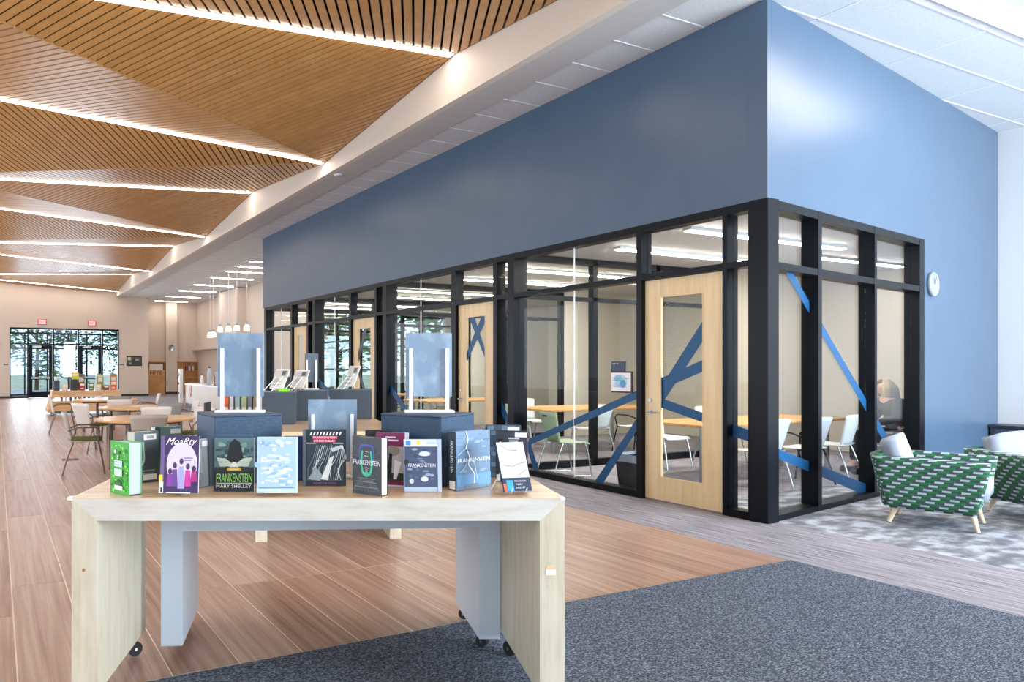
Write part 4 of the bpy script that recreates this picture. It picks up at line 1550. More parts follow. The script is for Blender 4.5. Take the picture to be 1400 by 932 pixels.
book('blue-grey disc case with library stickers', r, d, ZTT, 0.162, 0.226, 0.016, R_(-1), R_(5), cover='#aebccf', art=art_dvd, cat='disc case', name='disc_case')
r, d, w, ro = along((624, 671), (671.3, 663.8))
b_ = book('thick stormy blue book with a lightning bolt cover', r, d, ZTT, w * 0.98, 0.255, 0.045, ro, R_(1), cover='#4f6f8e', spine='#1e2c3c', art=art_bolt)
a = MB()
vs, fs = text_geo('FRANKENSTEIN')
a._add([(-0.0022, 0.032 - 0.018 * yy, 0.215 - 0.14 * x) for x, yy in vs], fs, color='#e9eef2')
a.build('spine_print', M['print'], b_)
MB().box(-0.0025, 0.006, 0.005, -0.0012, 0.04, 0.04).build('spine_label', M['paper'], b_)
r, d = rd(664, 652)
book('slate-blue book with brick-pattern cover behind the lightning book', r, d, ZTT, 0.17, 0.255, 0.03, R_(-6), cover='#3d4f5f', art=art_brick)
r, d = rd(678, 658)
book('dark book with a small author photo behind the tilted white card', r, d, ZTT, 0.145, 0.24, 0.028, R_(-16), cover='#2b2c38', art=art_author, pages='#e2e4ea')
# white map booklet tilted back on a wire easel
r, d = rd(690, 677)
t = book('white and navy booklet leaning back on a white wire easel', r, d, ZTT + 0.012, 0.125, 0.215, 0.01, R_(12), R_(24), cover='#22344f', art=art_map, hard=False)
es = MB()
for x in (0.03, 0.095):
    es.tube([(x, -0.02, 0.008), (x, 0.0, -0.006), (x, 0.02, 0.0), (x, 0.014, 0.12)], 0.0025, 6)
    es.tube([(x, 0.014, 0.12), (x - 0.03, 0.13, 0.045)], 0.0025, 6)
es.build('easel', M['white_plastic'], t)

# --- second display table behind, with charcoal cubes and easels
t2 = thing('display_table', 'maple display table with charcoal cubes standing behind the front table', 'table', W(-0.1, 6.02, 0), CAMROT + R_(6))
m = MB().rbox(-0.62, 0, 0.83, 0.62, 1.95, 0.92, 0.004).build('top', M['maple'], t2)
for s in (-1, 1):
    MB().rbox(s * 0.57 - 0.05, 0, 0.0, s * 0.57 + 0.05, 1.95, 0.83, 0.004).build('leg', M['maple_upright'], t2)


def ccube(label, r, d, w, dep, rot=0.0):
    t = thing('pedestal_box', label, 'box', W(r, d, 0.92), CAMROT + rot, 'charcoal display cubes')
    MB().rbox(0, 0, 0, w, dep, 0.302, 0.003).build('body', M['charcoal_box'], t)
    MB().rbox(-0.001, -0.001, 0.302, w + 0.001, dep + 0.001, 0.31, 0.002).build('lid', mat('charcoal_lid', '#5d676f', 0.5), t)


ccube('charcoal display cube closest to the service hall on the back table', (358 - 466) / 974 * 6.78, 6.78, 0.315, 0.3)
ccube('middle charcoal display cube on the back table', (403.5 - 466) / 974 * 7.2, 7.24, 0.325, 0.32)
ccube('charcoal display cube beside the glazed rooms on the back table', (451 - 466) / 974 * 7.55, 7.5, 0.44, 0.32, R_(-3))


def easel_booklet(label, r, d, z, w, h, rot, lean, dark=False):
    t = thing('booklet', label, 'booklet', W(r, d, z), CAMROT + rot, 'booklets on wire easels')
    q = Matrix.Rotation(lean, 4, 'X')
    m = MB()
    m.slab([q @ Vector(p) for p in ((-w / 2, 0, 0.03), (w / 2, 0, 0.03), (w / 2, 0, 0.03 + h), (-w / 2, 0, 0.03 + h))], q @ Vector((0, 0.008, 0)))
    bk = m.build('cover', M['paper'], t)
    a = Art(w, h, -0.0008)
    a.r(0.05, 0.62, 0.95, 0.94, '#c9c6c0')
    for i in range(6):
        a.r(0.08, 0.12 + 0.07 * i, 0.7 - 0.05 * (i % 3), 0.145 + 0.07 * i, '#8f9294')
    a.r(0.6, 0.66, 0.9, 0.9, '#55606a')
    a.build('cover_print', t, (-w / 2, 0, 0.03 * math.cos(lean)), (lean, 0, 0))
    e = MB()
    for s in (-1, 1):
        top = q @ Vector((s * w * 0.2, -0.006, h * 0.75))
        e.tube([top, Vector((s * w * 0.3, -0.10, 0.004))], 0.004, 6)
        e.tube([top, Vector((s * w * 0.3, 0.02, 0.004)), Vector((s * w * 0.3, 0.06, 0.02))], 0.004, 6)
    e.tube([Vector((-w * 0.3, -0.1, 0.004)), Vector((w * 0.3, -0.1, 0.004))], 0.004, 6)
    e.build('easel', M['white_plastic'], t)


easel_booklet('white booklet on a wire easel on the cube closest to the service hall', (376 - 466) / 974 * 6.95, 6.93, 1.23, 0.19, 0.215, R_(-42), R_(-28))
easel_booklet('grey printed booklet on a wire easel beside the small dark sign', (404 - 466) / 974 * 7.35, 7.3, 1.23, 0.19, 0.205, R_(-40), R_(-30))
easel_booklet('narrow illustrated booklet on an easel beside the glazed rooms', (475 - 466) / 974 * 7.7, 7.65, 1.23, 0.17, 0.24, R_(-50), R_(-24))
sign('small dark sign panel between white posts on the middle charcoal cube', (426 - 466) / 974 * 7.45, 7.44, 1.23, w=0.14, ph=0.30, panel='sign_panel_dark', postw=0.014)
t = tag(MB().rbox(0, 0, 0, 0.1, 0.06, 0.03, 0.002).build('leaflet_stack', mat('lime_paper', '#7cd62c', 0.6), None, W((381 - 466) / 974 * 6.79, 6.79, 1.23), (0, 0, CAMROT)), 'lime green leaflet stack on a charcoal cube', 'leaflets')

# --- book truck in the aisle, its spines showing under the sign panel
bt_ = thing('book_truck', 'grey book truck with a row of books behind the slate cube', 'cart', W(-1.12, 8.38, 0.0), CAMROT)
MB().rbox(-0.45, -0.16, 0.925, 0.45, 0.16, 0.95, 0.003).build('top_shelf', M['charcoal_box'], bt_)
MB().rbox(-0.45, -0.16, 0.30, 0.45, 0.16, 0.325, 0.003).build('lower_shelf', M['charcoal_box'], bt_)
for sx in (-1, 1):
    MB().rbox(sx * 0.45 - 0.012, -0.16, 0.1, sx * 0.45 + 0.012, 0.16, 1.05, 0.003).build('end_panel', M['charcoal_box'], bt_)
    for sy in (-1, 1):
        MB().tube([(sx * 0.44 - 0.012, sy * 0.13, 0.05), (sx * 0.44 + 0.012, sy * 0.13, 0.05)], 0.05, 14).build('caster', M['black_rubber'], bt_)
for i, (c, nn, w_) in enumerate((('#d2642a', 'orange', .06), ('#c9cdd0', 'light grey', .045), ('#8fa7ad', 'blue-grey', .05), ('#a9b98e', 'pale green', .06), ('#6f7a86', 'slate', .05), ('#a08862', 'tan', .06), ('#d9d6d3', 'white', .055))):
    b_ = thing('book', '%s book spine standing on the book truck under the sign panel' % nn, 'book', W(-1.36 + i * 0.07, 8.25, 0.951), CAMROT, 'books on the book truck')
    MB().rbox(0, 0, 0, w_, 0.15, 0.19 + 0.012 * (i % 3), 0.002).build('cover', mat('trk' + c, c, 0.5), b_)
    MB().box(0.008, -0.001, 0.02, w_ - 0.008, 0.0, 0.05).build('spine_label', M['paper'], b_)

# --- hall chairs: plastic shell, tube legs and arms
def make_chair(label, shell, pad=None, tubes='bronze_tube', group='chairs at the round tables', arms=True, slot=False, sled=False):
    """faces -Y"""
    t = thing('chair', label, 'chair', group=group)
    def seat(u, v):
        x = (u - 0.5) * (0.47 - 0.04 * v)
        y = -0.23 + 0.44 * v
        z = 0.45 - 0.012 * math.sin(PI * v) - 0.03 * max(0, 0.12 - v) / 0.12 + 0.03 * (2 * u - 1) ** 2 * 0.3
        return (x, y, z)
    MB().sheet(seat, 8, 8, 0.014).build('seat', M[shell], t)
    def back(u, v):
        w = 0.36 + 0.12 * v
        x = (u - 0.5) * w
        y = 0.225 + 0.09 * v - 0.05 * (2 * u - 1) ** 2 + 0.0
        z = 0.46 + 0.39 * v - 0.012 * (2 * u - 1) ** 4 * v
        return (x, y, z)
    bk = MB().sheet(back, 10, 8, 0.013).build('backrest', M[shell], t)
    if slot:
        MB().rbox(-0.06, 0.285, 0.79, 0.06, 0.315, 0.815, 0.006).build('hand_slot', M['black_plastic'], bk)
    if pad:
        def pd(u, v):
            return ((u - 0.5) * 0.42, -0.21 + 0.40 * v, 0.472 + 0.012 * math.sin(PI * u) * math.sin(PI * v))
        MB().sheet(pd, 8, 8, 0.03).build('seat_pad', M[pad], t)
    for s in (-1, 1):
        MB().tube([(s * 0.235, -0.16, 0.44), (s * 0.25, -0.21, 0.22), (s * 0.26, -0.245, 0.0)], 0.0115, 8).build('leg', M[tubes], t)
        MB().tube([(s * 0.22, 0.16, 0.44), (s * 0.235, 0.24, 0.22), (s * 0.245, 0.30, 0.0)], 0.0115, 8).build('leg', M[tubes], t)
        if arms:
            MB().tube([(s * 0.235, -0.16, 0.44), (s * 0.265, -0.18, 0.60), (s * 0.27, -0.12, 0.645), (s * 0.265, 0.10, 0.645), (s * 0.22, 0.225, 0.60)], 0.011, 8).build('armrest', M[tubes], t)
        if sled:
            MB().tube([(s * 0.26, -0.245, 0.006), (s * 0.245, 0.30, 0.006)], 0.009, 8).build('runner', M[tubes], t)
    fr = MB()
    fr.tube([(-0.235, -0.16, 0.44), (0.235, -0.16, 0.44)], 0.011, 8)
    fr.tube([(-0.22, 0.16, 0.44), (0.22, 0.16, 0.44)], 0.011, 8)
    fr.build('seat_frame', M[tubes], t)
    return t


HID = (0, 0, 0)
proto = {}
GRP = 'chairs at the round tables'


def put_chair(kind, x, y, face, label, group=GRP):
    """face: world direction (dx, dy) the sitter looks"""
    rz = math.atan2(face[1], face[0]) + PI / 2
    if kind not in proto:
        spec = dict(cream=dict(shell='shell_cream', pad='olive_fabric'), taupe=dict(shell='shell_taupe', pad='olive_fabric'), grey=dict(shell='shell_grey', pad='olive_fabric'),
                    white=dict(shell='shell_white', tubes='chrome', arms=False), sage=dict(shell='shell_sage', tubes='chrome', arms=False, slot=True, sled=True),
                    whitearm=dict(shell='shell_white', tubes='black_metal', arms=True))[kind]
        p = make_chair(label, group=group, **spec)
        proto[kind] = p
        p.location = (x, y, 0.001)
        p.rotation_euler = (0, 0, rz)
        return p
    return dup(proto[kind], (x, y, 0.001), rz, label, group)


T1, T2, T3 = (1.916, 10.359), (2.334, 13.367), (2.211, 16.703)


def toward(p, q):
    return (q[0] - p[0], q[1] - p[1])


chs = [('taupe', (1.12, 10.45), T1, 'taupe armchair with olive seat, side-on at the nearest round table'),
       ('taupe', (1.80, 9.55), T1, 'taupe chair with its back to the camera at the nearest round table'),
       ('cream', (2.66, 10.72), T1, 'cream armchair with olive seat tucked between the nearest table and slate cube'),
       ('cream', (2.25, 11.48), (2.3, 12.6), 'cream chair back just behind the nearest round table'),
       ('cream', (1.50, 12.90), T2, 'cream chair with tall back beside the second round table, out in the aisle'),
       ('grey', (2.60, 12.42), T2, 'dark grey chair with its back to the camera at the second table'),
       ('cream', (3.15, 13.35), T2, 'pale chair side-on between second table and reception counter'),
       ('cream', (2.12, 14.35), (2.1, 16), 'cream chair back showing above the second round table'),
       ('cream', (1.33, 16.75), T3, 'cream chair side-on at the farthest round table, out in the aisle'),
       ('grey', (2.30, 15.70), T3, 'grey chair with its back to the camera at the farthest round table'),
       ('cream', (3.10, 16.62), T3, 'pale chair side-on at the service side of the farthest table')]
for kind, p, q, lab in chs:
    put_chair(kind, p[0], p[1], toward(p, q), lab)


def round_table(c, label):
    t = thing('round_table', label, 'table', (c[0], c[1], 0.001), 0, 'round tables in the hall')
    MB().lathe([(0.0, 0.705), (0.66, 0.705), (0.69, 0.715), (0.69, 0.735), (0.685, 0.74), (0.0, 0.74)], 48, smooth=False).build('top', M['table_wood'], t)
    for i in range(4):
        an = PI / 4 + i * PI / 2 + 0.3
        x, y = math.cos(an) * 0.5, math.sin(an) * 0.5
        MB().tube([(x, y, 0), (x, y, 0.705)], 0.03, 14).build('leg', M['bronze_tube'], t)
    rr = MB()
    rr.tube([(math.cos(2 * PI * k / 24) * 0.5, math.sin(2 * PI * k / 24) * 0.5, 0.685) for k in range(24)], 0.015, 6, close=True)
    rr.build('apron_ring', M['bronze_tube'], t)
    return t


round_table(T1, 'round wooden table nearest the camera in the hall')
round_table(T2, 'middle round wooden table in the hall')
round_table(T3, 'farthest round wooden table, next to the entrance display')
tag(MB().box(-0.14, -0.1, 0, 0.14, 0.1, 0.006).build('magazine', M['paper'], None, (T2[0] + 0.05, T2[1], 0.742), (0, 0, 0.3)), 'pale magazine lying on the middle round table', 'magazine')
# floor box covers
tag(MB().rbox(-0.12, -0.12, 0, 0.12, 0.12, 0.004, 0.001).build('floor_box', M['dark_strip'], None, (1.05, 12.0, 0.0), (0, 0, 0)), 'flat dark floor outlet cover in the aisle', 'outlet cover')

# --- tiered display by the entrance
t = thing('book_display', 'wooden tiered book display table near the entrance', 'table', (2.5, 23.5, 0), 0)
MB().rbox(-1.0, -0.55, 0.68, 1.0, 0.55, 0.74, 0.006).build('top', M['table_wood'], t)
MB().rbox(-1.12, -0.62, 0.1, 1.12, 0.62, 0.22, 0.006).build('base', M['table_wood'], t)
MB().rbox(-1.05, -0.58, 0.40, 1.05, 0.58, 0.43, 0.003).build('shelf', M['table_wood'], t)
MB().rbox(-0.97, -0.53, 0.55, 0.97, -0.50, 0.68, 0.003).build('apron', M['table_wood'], t)
MB().rbox(-1.06, -0.57, 0.22, 1.06, -0.54, 0.40, 0.003).build('kick_panel', M['table_wood'], t)
for s in (-1, 1):
    MB().slab([(s * 1.1, -0.6, 0.22), (s * 1.1, 0.6, 0.22), (s * 0.98, 0.5, 0.68), (s * 0.98, -0.5, 0.68)], (-s * 0.03, 0, 0)).build('side_panel', M['table_wood'], t)
for x in (-0.95, 0.95):
    for y in (-0.45, 0.45):
        MB().tube([(x - 0.02, y, 0.05), (x + 0.02, y, 0.05)], 0.05, 12).build('caster', M['black_rubber'], t)
colr = ['#8a3b2e', '#d9d2c0', '#33507a', '#5a7f4c', '#c78d3a', '#6f2d57', '#2f2f34', '#b9b4aa']
names = ['rust', 'cream', 'blue', 'green', 'amber', 'plum', 'black', 'stone']
for i in range(8):
    b_ = thing('book', '%s book spine on the lower shelf of the entrance display' % names[i], 'book', (1.75 + i * 0.13, 23.02, 0.431), 0, 'books on the entrance display shelf')
    MB().rbox(0, 0, 0, 0.06, 0.15, 0.2, 0.002).build('cover', mat('cv%d' % i, colr[i], 0.5), b_)
    MB().box(0.006, -0.001, 0.15, 0.054, 0.0, 0.17).build('spine_label', M['paper'], b_)
disp = [(-0.85, 0.16, 0.30, '#3a3d44', 'dark grey box with a small plant on the entrance display', 'box', 0.28),
        (-0.62, 0.17, 0.20, '#d8cfc0', 'cream picture book standing on the entrance display', 'book', 0.05),
        (-0.36, 0.20, 0.34, '#1f2a2c', 'black display cube on the entrance display', 'box', 0.22),
        (-0.12, 0.16, 0.24, '#b01e2c', 'red book standing on the entrance display', 'book', 0.04),
        (0.14, 0.15, 0.22, '#5c7d4c', 'green book standing on the entrance display', 'book', 0.04),
        (0.34, 0.18, 0.18, '#e3d6cc', 'pink and white book standing on the entrance display', 'book', 0.04),
        (0.58, 0.16, 0.15, '#6d2a26', 'dark red book low on the entrance display', 'book', 0.04),
        (0.80, 0.18, 0.30, '#d86a3c', 'orange book standing on the entrance display', 'book', 0.05)]
for i, (x, w, h, c, lab, cat, dp) in enumerate(disp):
    b_ = thing('display_box' if cat == 'box' else 'book', lab, cat, (2.5 + x, 23.15, 0.741), 0, 'items on the entrance display')
    MB().rbox(-w / 2, 0, 0, w / 2, dp, h, 0.003).build('body' if cat == 'box' else 'cover', mat('disp%d' % i, c, 0.5), b_)
    if cat == 'book':
        a = Art(w, h)
        a.r(0.15, 0.55, 0.85, 0.85, '#eee8dc').r(0.2, 0.2, 0.7, 0.3, '#f3efe6')
        a.build('cover_print', b_, (-w / 2, 0, 0))
for x, y, z, lab, c in ((2.18, 23.2, 1.085, 'yellow book on the black display cube at the entrance', '#e2d52e'), (2.38, 23.5, 0.741, 'tall brown book at the back of the entrance display', '#7a5a3a'), (2.95, 23.55, 0.741, 'lime green poster board at the back of the entrance display', '#8f9a2e'), (3.35, 23.5, 0.741, 'tan box file at the back of the entrance display', '#b58a4a')):
    b_ = thing('book', lab, 'book', (x, y, z), 0, 'items on the entrance display')
    hh = 0.2 if c == '#e2d52e' else 0.5
    MB().rbox(-0.1, 0, 0, 0.1, 0.05, hh, 0.003).build('cover', mat('dcv' + c, c, 0.5), b_)
    MB().box(-0.07, -0.001, hh * 0.5, 0.07, 0.0, hh * 0.8).build('label_panel', M['paper'], b_)
t = thing('potted_plant', 'small white pot with leafy plant on the dark entrance box', 'plant', (1.65, 23.28, 1.042), 0)
MB().lathe([(0.05, 0), (0.075, 0.12), (0.07, 0.12), (0.0, 0.1)], 16).build('pot', M['white_plastic'], t)
lf = MB()
for i in range(26):
    an, rr = random.uniform(0, 6.28), random.uniform(0.03, 0.16)
    p = Vector((math.cos(an) * rr, math.sin(an) * rr, random.uniform(0.12, 0.3)))
    lf.quad(p + Vector((-0.03, 0, 0)), p + Vector((0, -0.02, 0.02)), p + Vector((0.03, 0, 0.01)), p + Vector((0, 0.02, -0.02)))
tag(lf.build('leaves', M['leaf_green'], t), kind='stuff')
# white frame stand on the display
t = thing('sign_holder', 'white frame stand among the books on the entrance display', 'sign holder', (3.0, 23.3, 0.741), 0, 'items on the entrance display')
for s in (-1, 1):
    MB().rbox(s * 0.2 - 0.012, 0, 0, s * 0.2 + 0.012, 0.02, 0.42, 0.002).build('post', M['white_plastic'], t)
MB().rbox(-0.212, 0, 0.42, 0.212, 0.02, 0.445, 0.002).build('crossbar', M['white_plastic'], t)

# --- entrance wall fittings
for i, (x, lab) in enumerate(((1.95, 'glowing exit sign above the push-bar door'), (4.18, 'glowing exit sign above the entrance door behind the display'))):
    t = thing('exit_sign', lab, 'exit sign', (x, YW, 3.58), 0, 'exit signs')
    MB().rbox(-0.19, -0.06, -0.13, 0.19, -0.001, 0.13, 0.01).build('housing', mat('exit_housing', '#a8646a', 0.5), t)
    MB().box(-0.15, -0.066, -0.1, 0.15, -0.061, 0.1).build('face', M['exit_glow'], t)
    a = Art(0.26, 0.12, -0.0675)
    a.t('EXIT', 0, 0, 1, 1, '#d23040')
    a.build('lettering', t, (-0.13, 0, -0.06))


def clock(name, label, loc, rz, r=0.152, rim='white_plastic'):
    t = thing(name, label, 'clock', loc, rz, 'round wall clocks')
    q = Matrix.Rotation(PI / 2, 4, 'X')
    m = MB().lathe([(0.0, 0.002), (r, 0.002), (r, 0.035), (r - 0.012, 0.045), (r - 0.02, 0.038)], 32)
    m.v = [tuple(q @ Vector(v)) for v in m.v]
    m.build('rim', M[rim] if rim != 'white_plastic' else mat('clock_rim', '#8f969d', 0.4), t)
    f = MB().lathe([(0.0, 0.036), (r - 0.015, 0.036), (r - 0.015, 0.0365), (0.0, 0.037)], 32)
    f.v = [tuple(q @ Vector(v)) for v in f.v]
    fc = f.build('face', mat('clock_face', '#b9c0c6', 0.5), t)
    a = Art(1, 1, -0.0385)
    for k in range(12):
        an = k * PI / 6
        a.line([(math.sin(an) * r * 0.72, math.cos(an) * r * 0.72), (math.sin(an) * r * 0.82, math.cos(an) * r * 0.82)], 0.008, '#33373c')
    a.build('hour_marks', t)
    a = Art(1, 1, -0.041)
    a.line([(0, 0), (-0.03, 0.075)], 0.012, '#1c1f22').line([(0, 0), (0.06, 0.10)], 0.009, '#1c1f22')
    a.build('hands', t)
    return t


p = Vector((X0, Y0, 2.505)) + DV * 4.185 + NV * 0.008
clock('wall_clock', 'round white wall clock on the bright blue wall', p, RA)
clock('wall_clock', 'round clock on the beige column of the service recess', (8.434, YF - 0.352, 2.476), 0, 0.165, 'steel')
clock('wall_clock', 'round clock on the entrance wall at the edge of the picture', (-0.02, YW - 0.002, 2.52), 0, 0.165, 'steel')
t = thing('picture_frame', 'dark framed picture on the entrance wall beside the recess', 'picture', (5.823, YW - 0.001, 1.5), 0)
MB().rbox(0, -0.03, 0, 0.74, -0.001, 0.5, 0.004).build('frame', M['black_metal'], t)
a = Art(0.66, 0.42, -0.031)
a.r(0, 0, 1, 1, '#4f4a48').r(0.02, 0.6, 0.25, 0.95, '#cfc79a').p([(0.3, 0.5), (0.5, 0.9), (0.75, 0.5), (0.95, 0.95), (0.95, 0.3), (0.4, 0.25)], '#1f2326').r(0.05, 0.05, 0.95, 0.25, '#23262a').r(0.1, 0.1, 0.3, 0.3, '#8d8a86').r(0.55, 0.55, 0.85, 0.7, '#9a9894')
a.build('image', t, (0.04, 0, 0.04))
for x, lab in ((0.397, 'small dark wall switch left of the entrance screen'), (5.60, 'small dark wall switch between entrance screen and picture')):
    t = thing('wall_switch', lab, 'switch', (x, YW - 0.001, 1.57), 0, 'wall switches')
    MB().rbox(-0.09, -0.015, -0.03, 0.09, 0, 0.03, 0.003).build('plate', M['black_plastic'], t)
    MB().rbox(-0.02, -0.02, -0.018, 0.02, -0.015, 0.018, 0.002).build('rocker', M['steel'], t)

# --- service recess: timber alcoves
t = thing('shelf_unit', 'timber alcove with dark capital letters in the service recess', 'shelf', (7.05, YF - 0.02, 0), 0)
MB().box(0, -0.30, 0, 1.05, 0, 0.03).build('plinth', M['shelf_wood'], t)
MB().box(0, -0.03, 0, 1.05, 0, 1.72).build('back', M['shelf_wood'], t)
for z in (0.95, 1.25, 1.70):
    MB().box(0, -0.28, z, 1.05, -0.03, z + 0.035).build('shelf', M['shelf_wood'], t)
for x in (0.0, 1.02):
    MB().box(x, -0.29, 0, x + 0.03, -0.03, 1.735).build('side', M['shelf_wood'], t)
MB().box(0.03, -0.27, 0.03, 1.02, -0.25, 0.95).build('door', M['shelf_wood'], t)
MB().box(0.25, -0.22, 1.29, 0.95, -0.2, 1.6).build('paper_strip', M['paper'], t)
a = Art(0.62, 0.17, -0.286)
a.t('HITE', 0, 0, 1, 1, '#2a2320')
MB().box(0.03, -0.285, 0.99, 1.02, -0.27, 1.25).build('letter_board', M['shelf_wood'], t)
a.build('lettering', t, (0.27, 0, 1.04))
t = thing('shelf_unit', 'timber shelf wall with books behind the reception counter', 'shelf', (8.75, YF - 0.02, 0), 0)
MB().box(0, -0.03, 0, 1.12, 0, 1.72).build('back', M['shelf_wood'], t)
for z in (0.02, 0.85, 1.22, 1.70):
    MB().box(0, -0.32, z, 1.12, -0.03, z + 0.035).build('shelf', M['shelf_wood'], t)
for x in (0.0, 0.36, 1.09):
    MB().box(x, -0.32, 0, x + 0.03, -0.03, 1.735).build('side', M['shelf_wood'], t)
for i in range(9):
    cc = ['#4a2b6d', '#c8452e', '#7d3f98', '#e0d8cc', '#d6a23c', '#2d4a7d', '#efece6', '#b8552d', '#6c8a4a'][i]
    nn = ['violet', 'red', 'purple', 'white', 'yellow', 'blue', 'pale', 'orange', 'green'][i]
    b_ = thing('book', '%s book on the timber shelf behind the counter' % nn, 'book', (9.17 + i * 0.07, YF - 0.28, 1.257), 0, 'books behind the counter')
    MB().rbox(0, 0, 0, 0.055, 0.2, 0.24 + 0.02 * (i % 3), 0.002).build('cover', mat('svb%d' % i, cc, 0.5), b_)

# --- reception counter with pale front, seen beyond the round tables
t = thing('reception_counter', 'pale wood reception counter with white top under the pendants', 'counter', (6.43, 0, 0), 0)
MB().box(0.06, 20.2, 0.0, 0.72, 26.7, 0.1).build('plinth', mat('plinth_blue', '#7f92a8', 0.5), t)
for i in range(4):
    ya = 20.2 + i * 1.625
    MB().rbox(0.0, ya + 0.004, 0.1, 0.03, ya + 1.621, 0.79, 0.002).build('front_panel', mat('counter_front', '#d9cfc4', 0.45), t)
MB().box(0.03, 20.2, 0.1, 0.72, 26.7, 0.79).build('body', M['white_paint'], t)
MB().rbox(-0.04, 20.15, 0.79, 0.78, 26.75, 0.83, 0.004).build('top', M['white_plastic'], t)
MB().rbox(-0.01, 26.7, 0.0, 0.75, 26.76, 0.83, 0.004).build('end_panel', M['shelf_wood'], t)
t = thing('wall_art', 'pink and dark ribbon decoration on the counter front', 'decoration', (6.415, 26.0, 0.35), 0)
MB().slab([(0, 0, 0), (0, -0.2, 0.2), (0, -0.12, 0.45), (0, 0.1, 0.3)], (0.012, 0, 0)).build('ribbon', mat('ribbon_pink', '#d9a08f', 0.6), t)
MB().slab([(-0.003, -0.05, 0.02), (-0.003, -0.14, 0.1), (-0.003, -0.08, 0.16)], (0.003, 0, 0)).build('knot', mat('ribbon_dark', '#6b2c3c', 0.6), t)
t = thing('display_post', 'white post with dark knobs at the end of the reception counter', 'post', (6.45, 27.6, 0), 0)
MB().rbox(-0.07, -0.07, 0, 0.07, 0.07, 1.38, 0.01).build('post', M['white_plastic'], t)
for z in (0.45, 0.82, 1.15):
    MB().tube([(-0.07, 0, z), (-0.12, 0, z)], 0.035, 10).build('knob', M['black_plastic'], t)
for i, (y, lab, c, h, w) in enumerate(((25.4, 'white penguin-shaped holder on the reception counter', '#e8e8ea', 0.34, 0.12), (24.4, 'tall clear blender jar on the reception counter', '#b9c3c9', 0.62, 0.15), (23.6, 'brown brochure box on the reception counter', '#9a5f3c', 0.32, 0.14), (23.0, 'black coffee machine on the reception counter', '#26221f', 0.5, 0.3))):
    b_ = thing('counter_item', lab, ['holder', 'jar', 'box', 'machine'][i], (6.7, y, 0.831), 0)
    MB().lathe([(w * 0.5, 0), (w * 0.55, h * 0.5), (w * 0.35, h * 0.9), (0.0, h)], 14).build('body', mat('cit%d' % i, c, 0.4), b_) if i < 2 else MB().rbox(-w / 2, -w / 2, 0, w / 2, w / 2, h, 0.01).build('body', mat('cit%d' % i, c, 0.4), b_)
    MB().tube([(0, 0, h * 0.95), (0, 0, h * 1.05)], w * 0.25, 10).build('cap', M['black_plastic'], b_)
# pendants
for i, (y, z) in enumerate(((27.6, 2.62), (27.1, 2.62), (26.2, 2.78), (25.1, 2.75), (24.1, 2.72), (23.0, 2.68))):
    lab = ['farthest clear glass pendant above the reception counter', 'second glass pendant from the far end of the counter', 'third glass pendant, just beside the sign panel', 'fourth glass pendant peeking over the sign panel', 'fifth glass pendant peeking over the sign panel', 'glass pendant nearest the blue block'][i]
    t = thing('pendant_lamp', lab, 'lamp', (7.6, y, z), 0, 'glass pendants over the counter')
    MB().tube([(0, 0, 0.28), (0, 0, ZC - z)], 0.008, 6).build('cord', M['white_plastic'], t)
    MB().lathe([(0.0, 0.30), (0.05, 0.29), (0.05, 0.2), (0.0, 0.2)], 14).build('cap', M['steel'], t)
    MB().lathe([(0.05, 0.2), (0.1, 0.12), (0.1, 0.0), (0.085, 0.0), (0.085, 0.12), (0.04, 0.19)], 16).build('shade', M['pendant_glow'], t)
# soffit downlight / sprinkler
t = thing('ceiling_sensor', 'small round white sensor on the grey soffit strip', 'sensor', (5.51, 11.5, ZC), 0)
MB().lathe([(0.09, 0.0), (0.085, -0.03), (0.0, -0.035)], 20).build('body', M['white_plastic'], t)
MB().lathe([(0.03, -0.033), (0.02, -0.05), (0.0, -0.05)], 14).build('lens', M['steel'], t)

# --- study rooms: tables, chairs, bin, sign
def room_table(label, x, y, L, Wd, rz=0.0):
    t = thing('meeting_table', label, 'table', (x, y, 0.002), rz, 'tables in the study rooms')
    MB().rbox(-L / 2, -Wd / 2, 0.71, L / 2, Wd / 2, 0.745, 0.006).build('top', M['table_wood'], t)
    for sx in (-1, 1):
        for sy in (-1, 1):
            MB().tube([(sx * (L / 2 - 0.2), sy * (Wd / 2 - 0.15), 0), (sx * (L / 2 - 0.2), sy * (Wd / 2 - 0.15), 0.71)], 0.032, 14).build('leg', M['steel'], t)
    return t


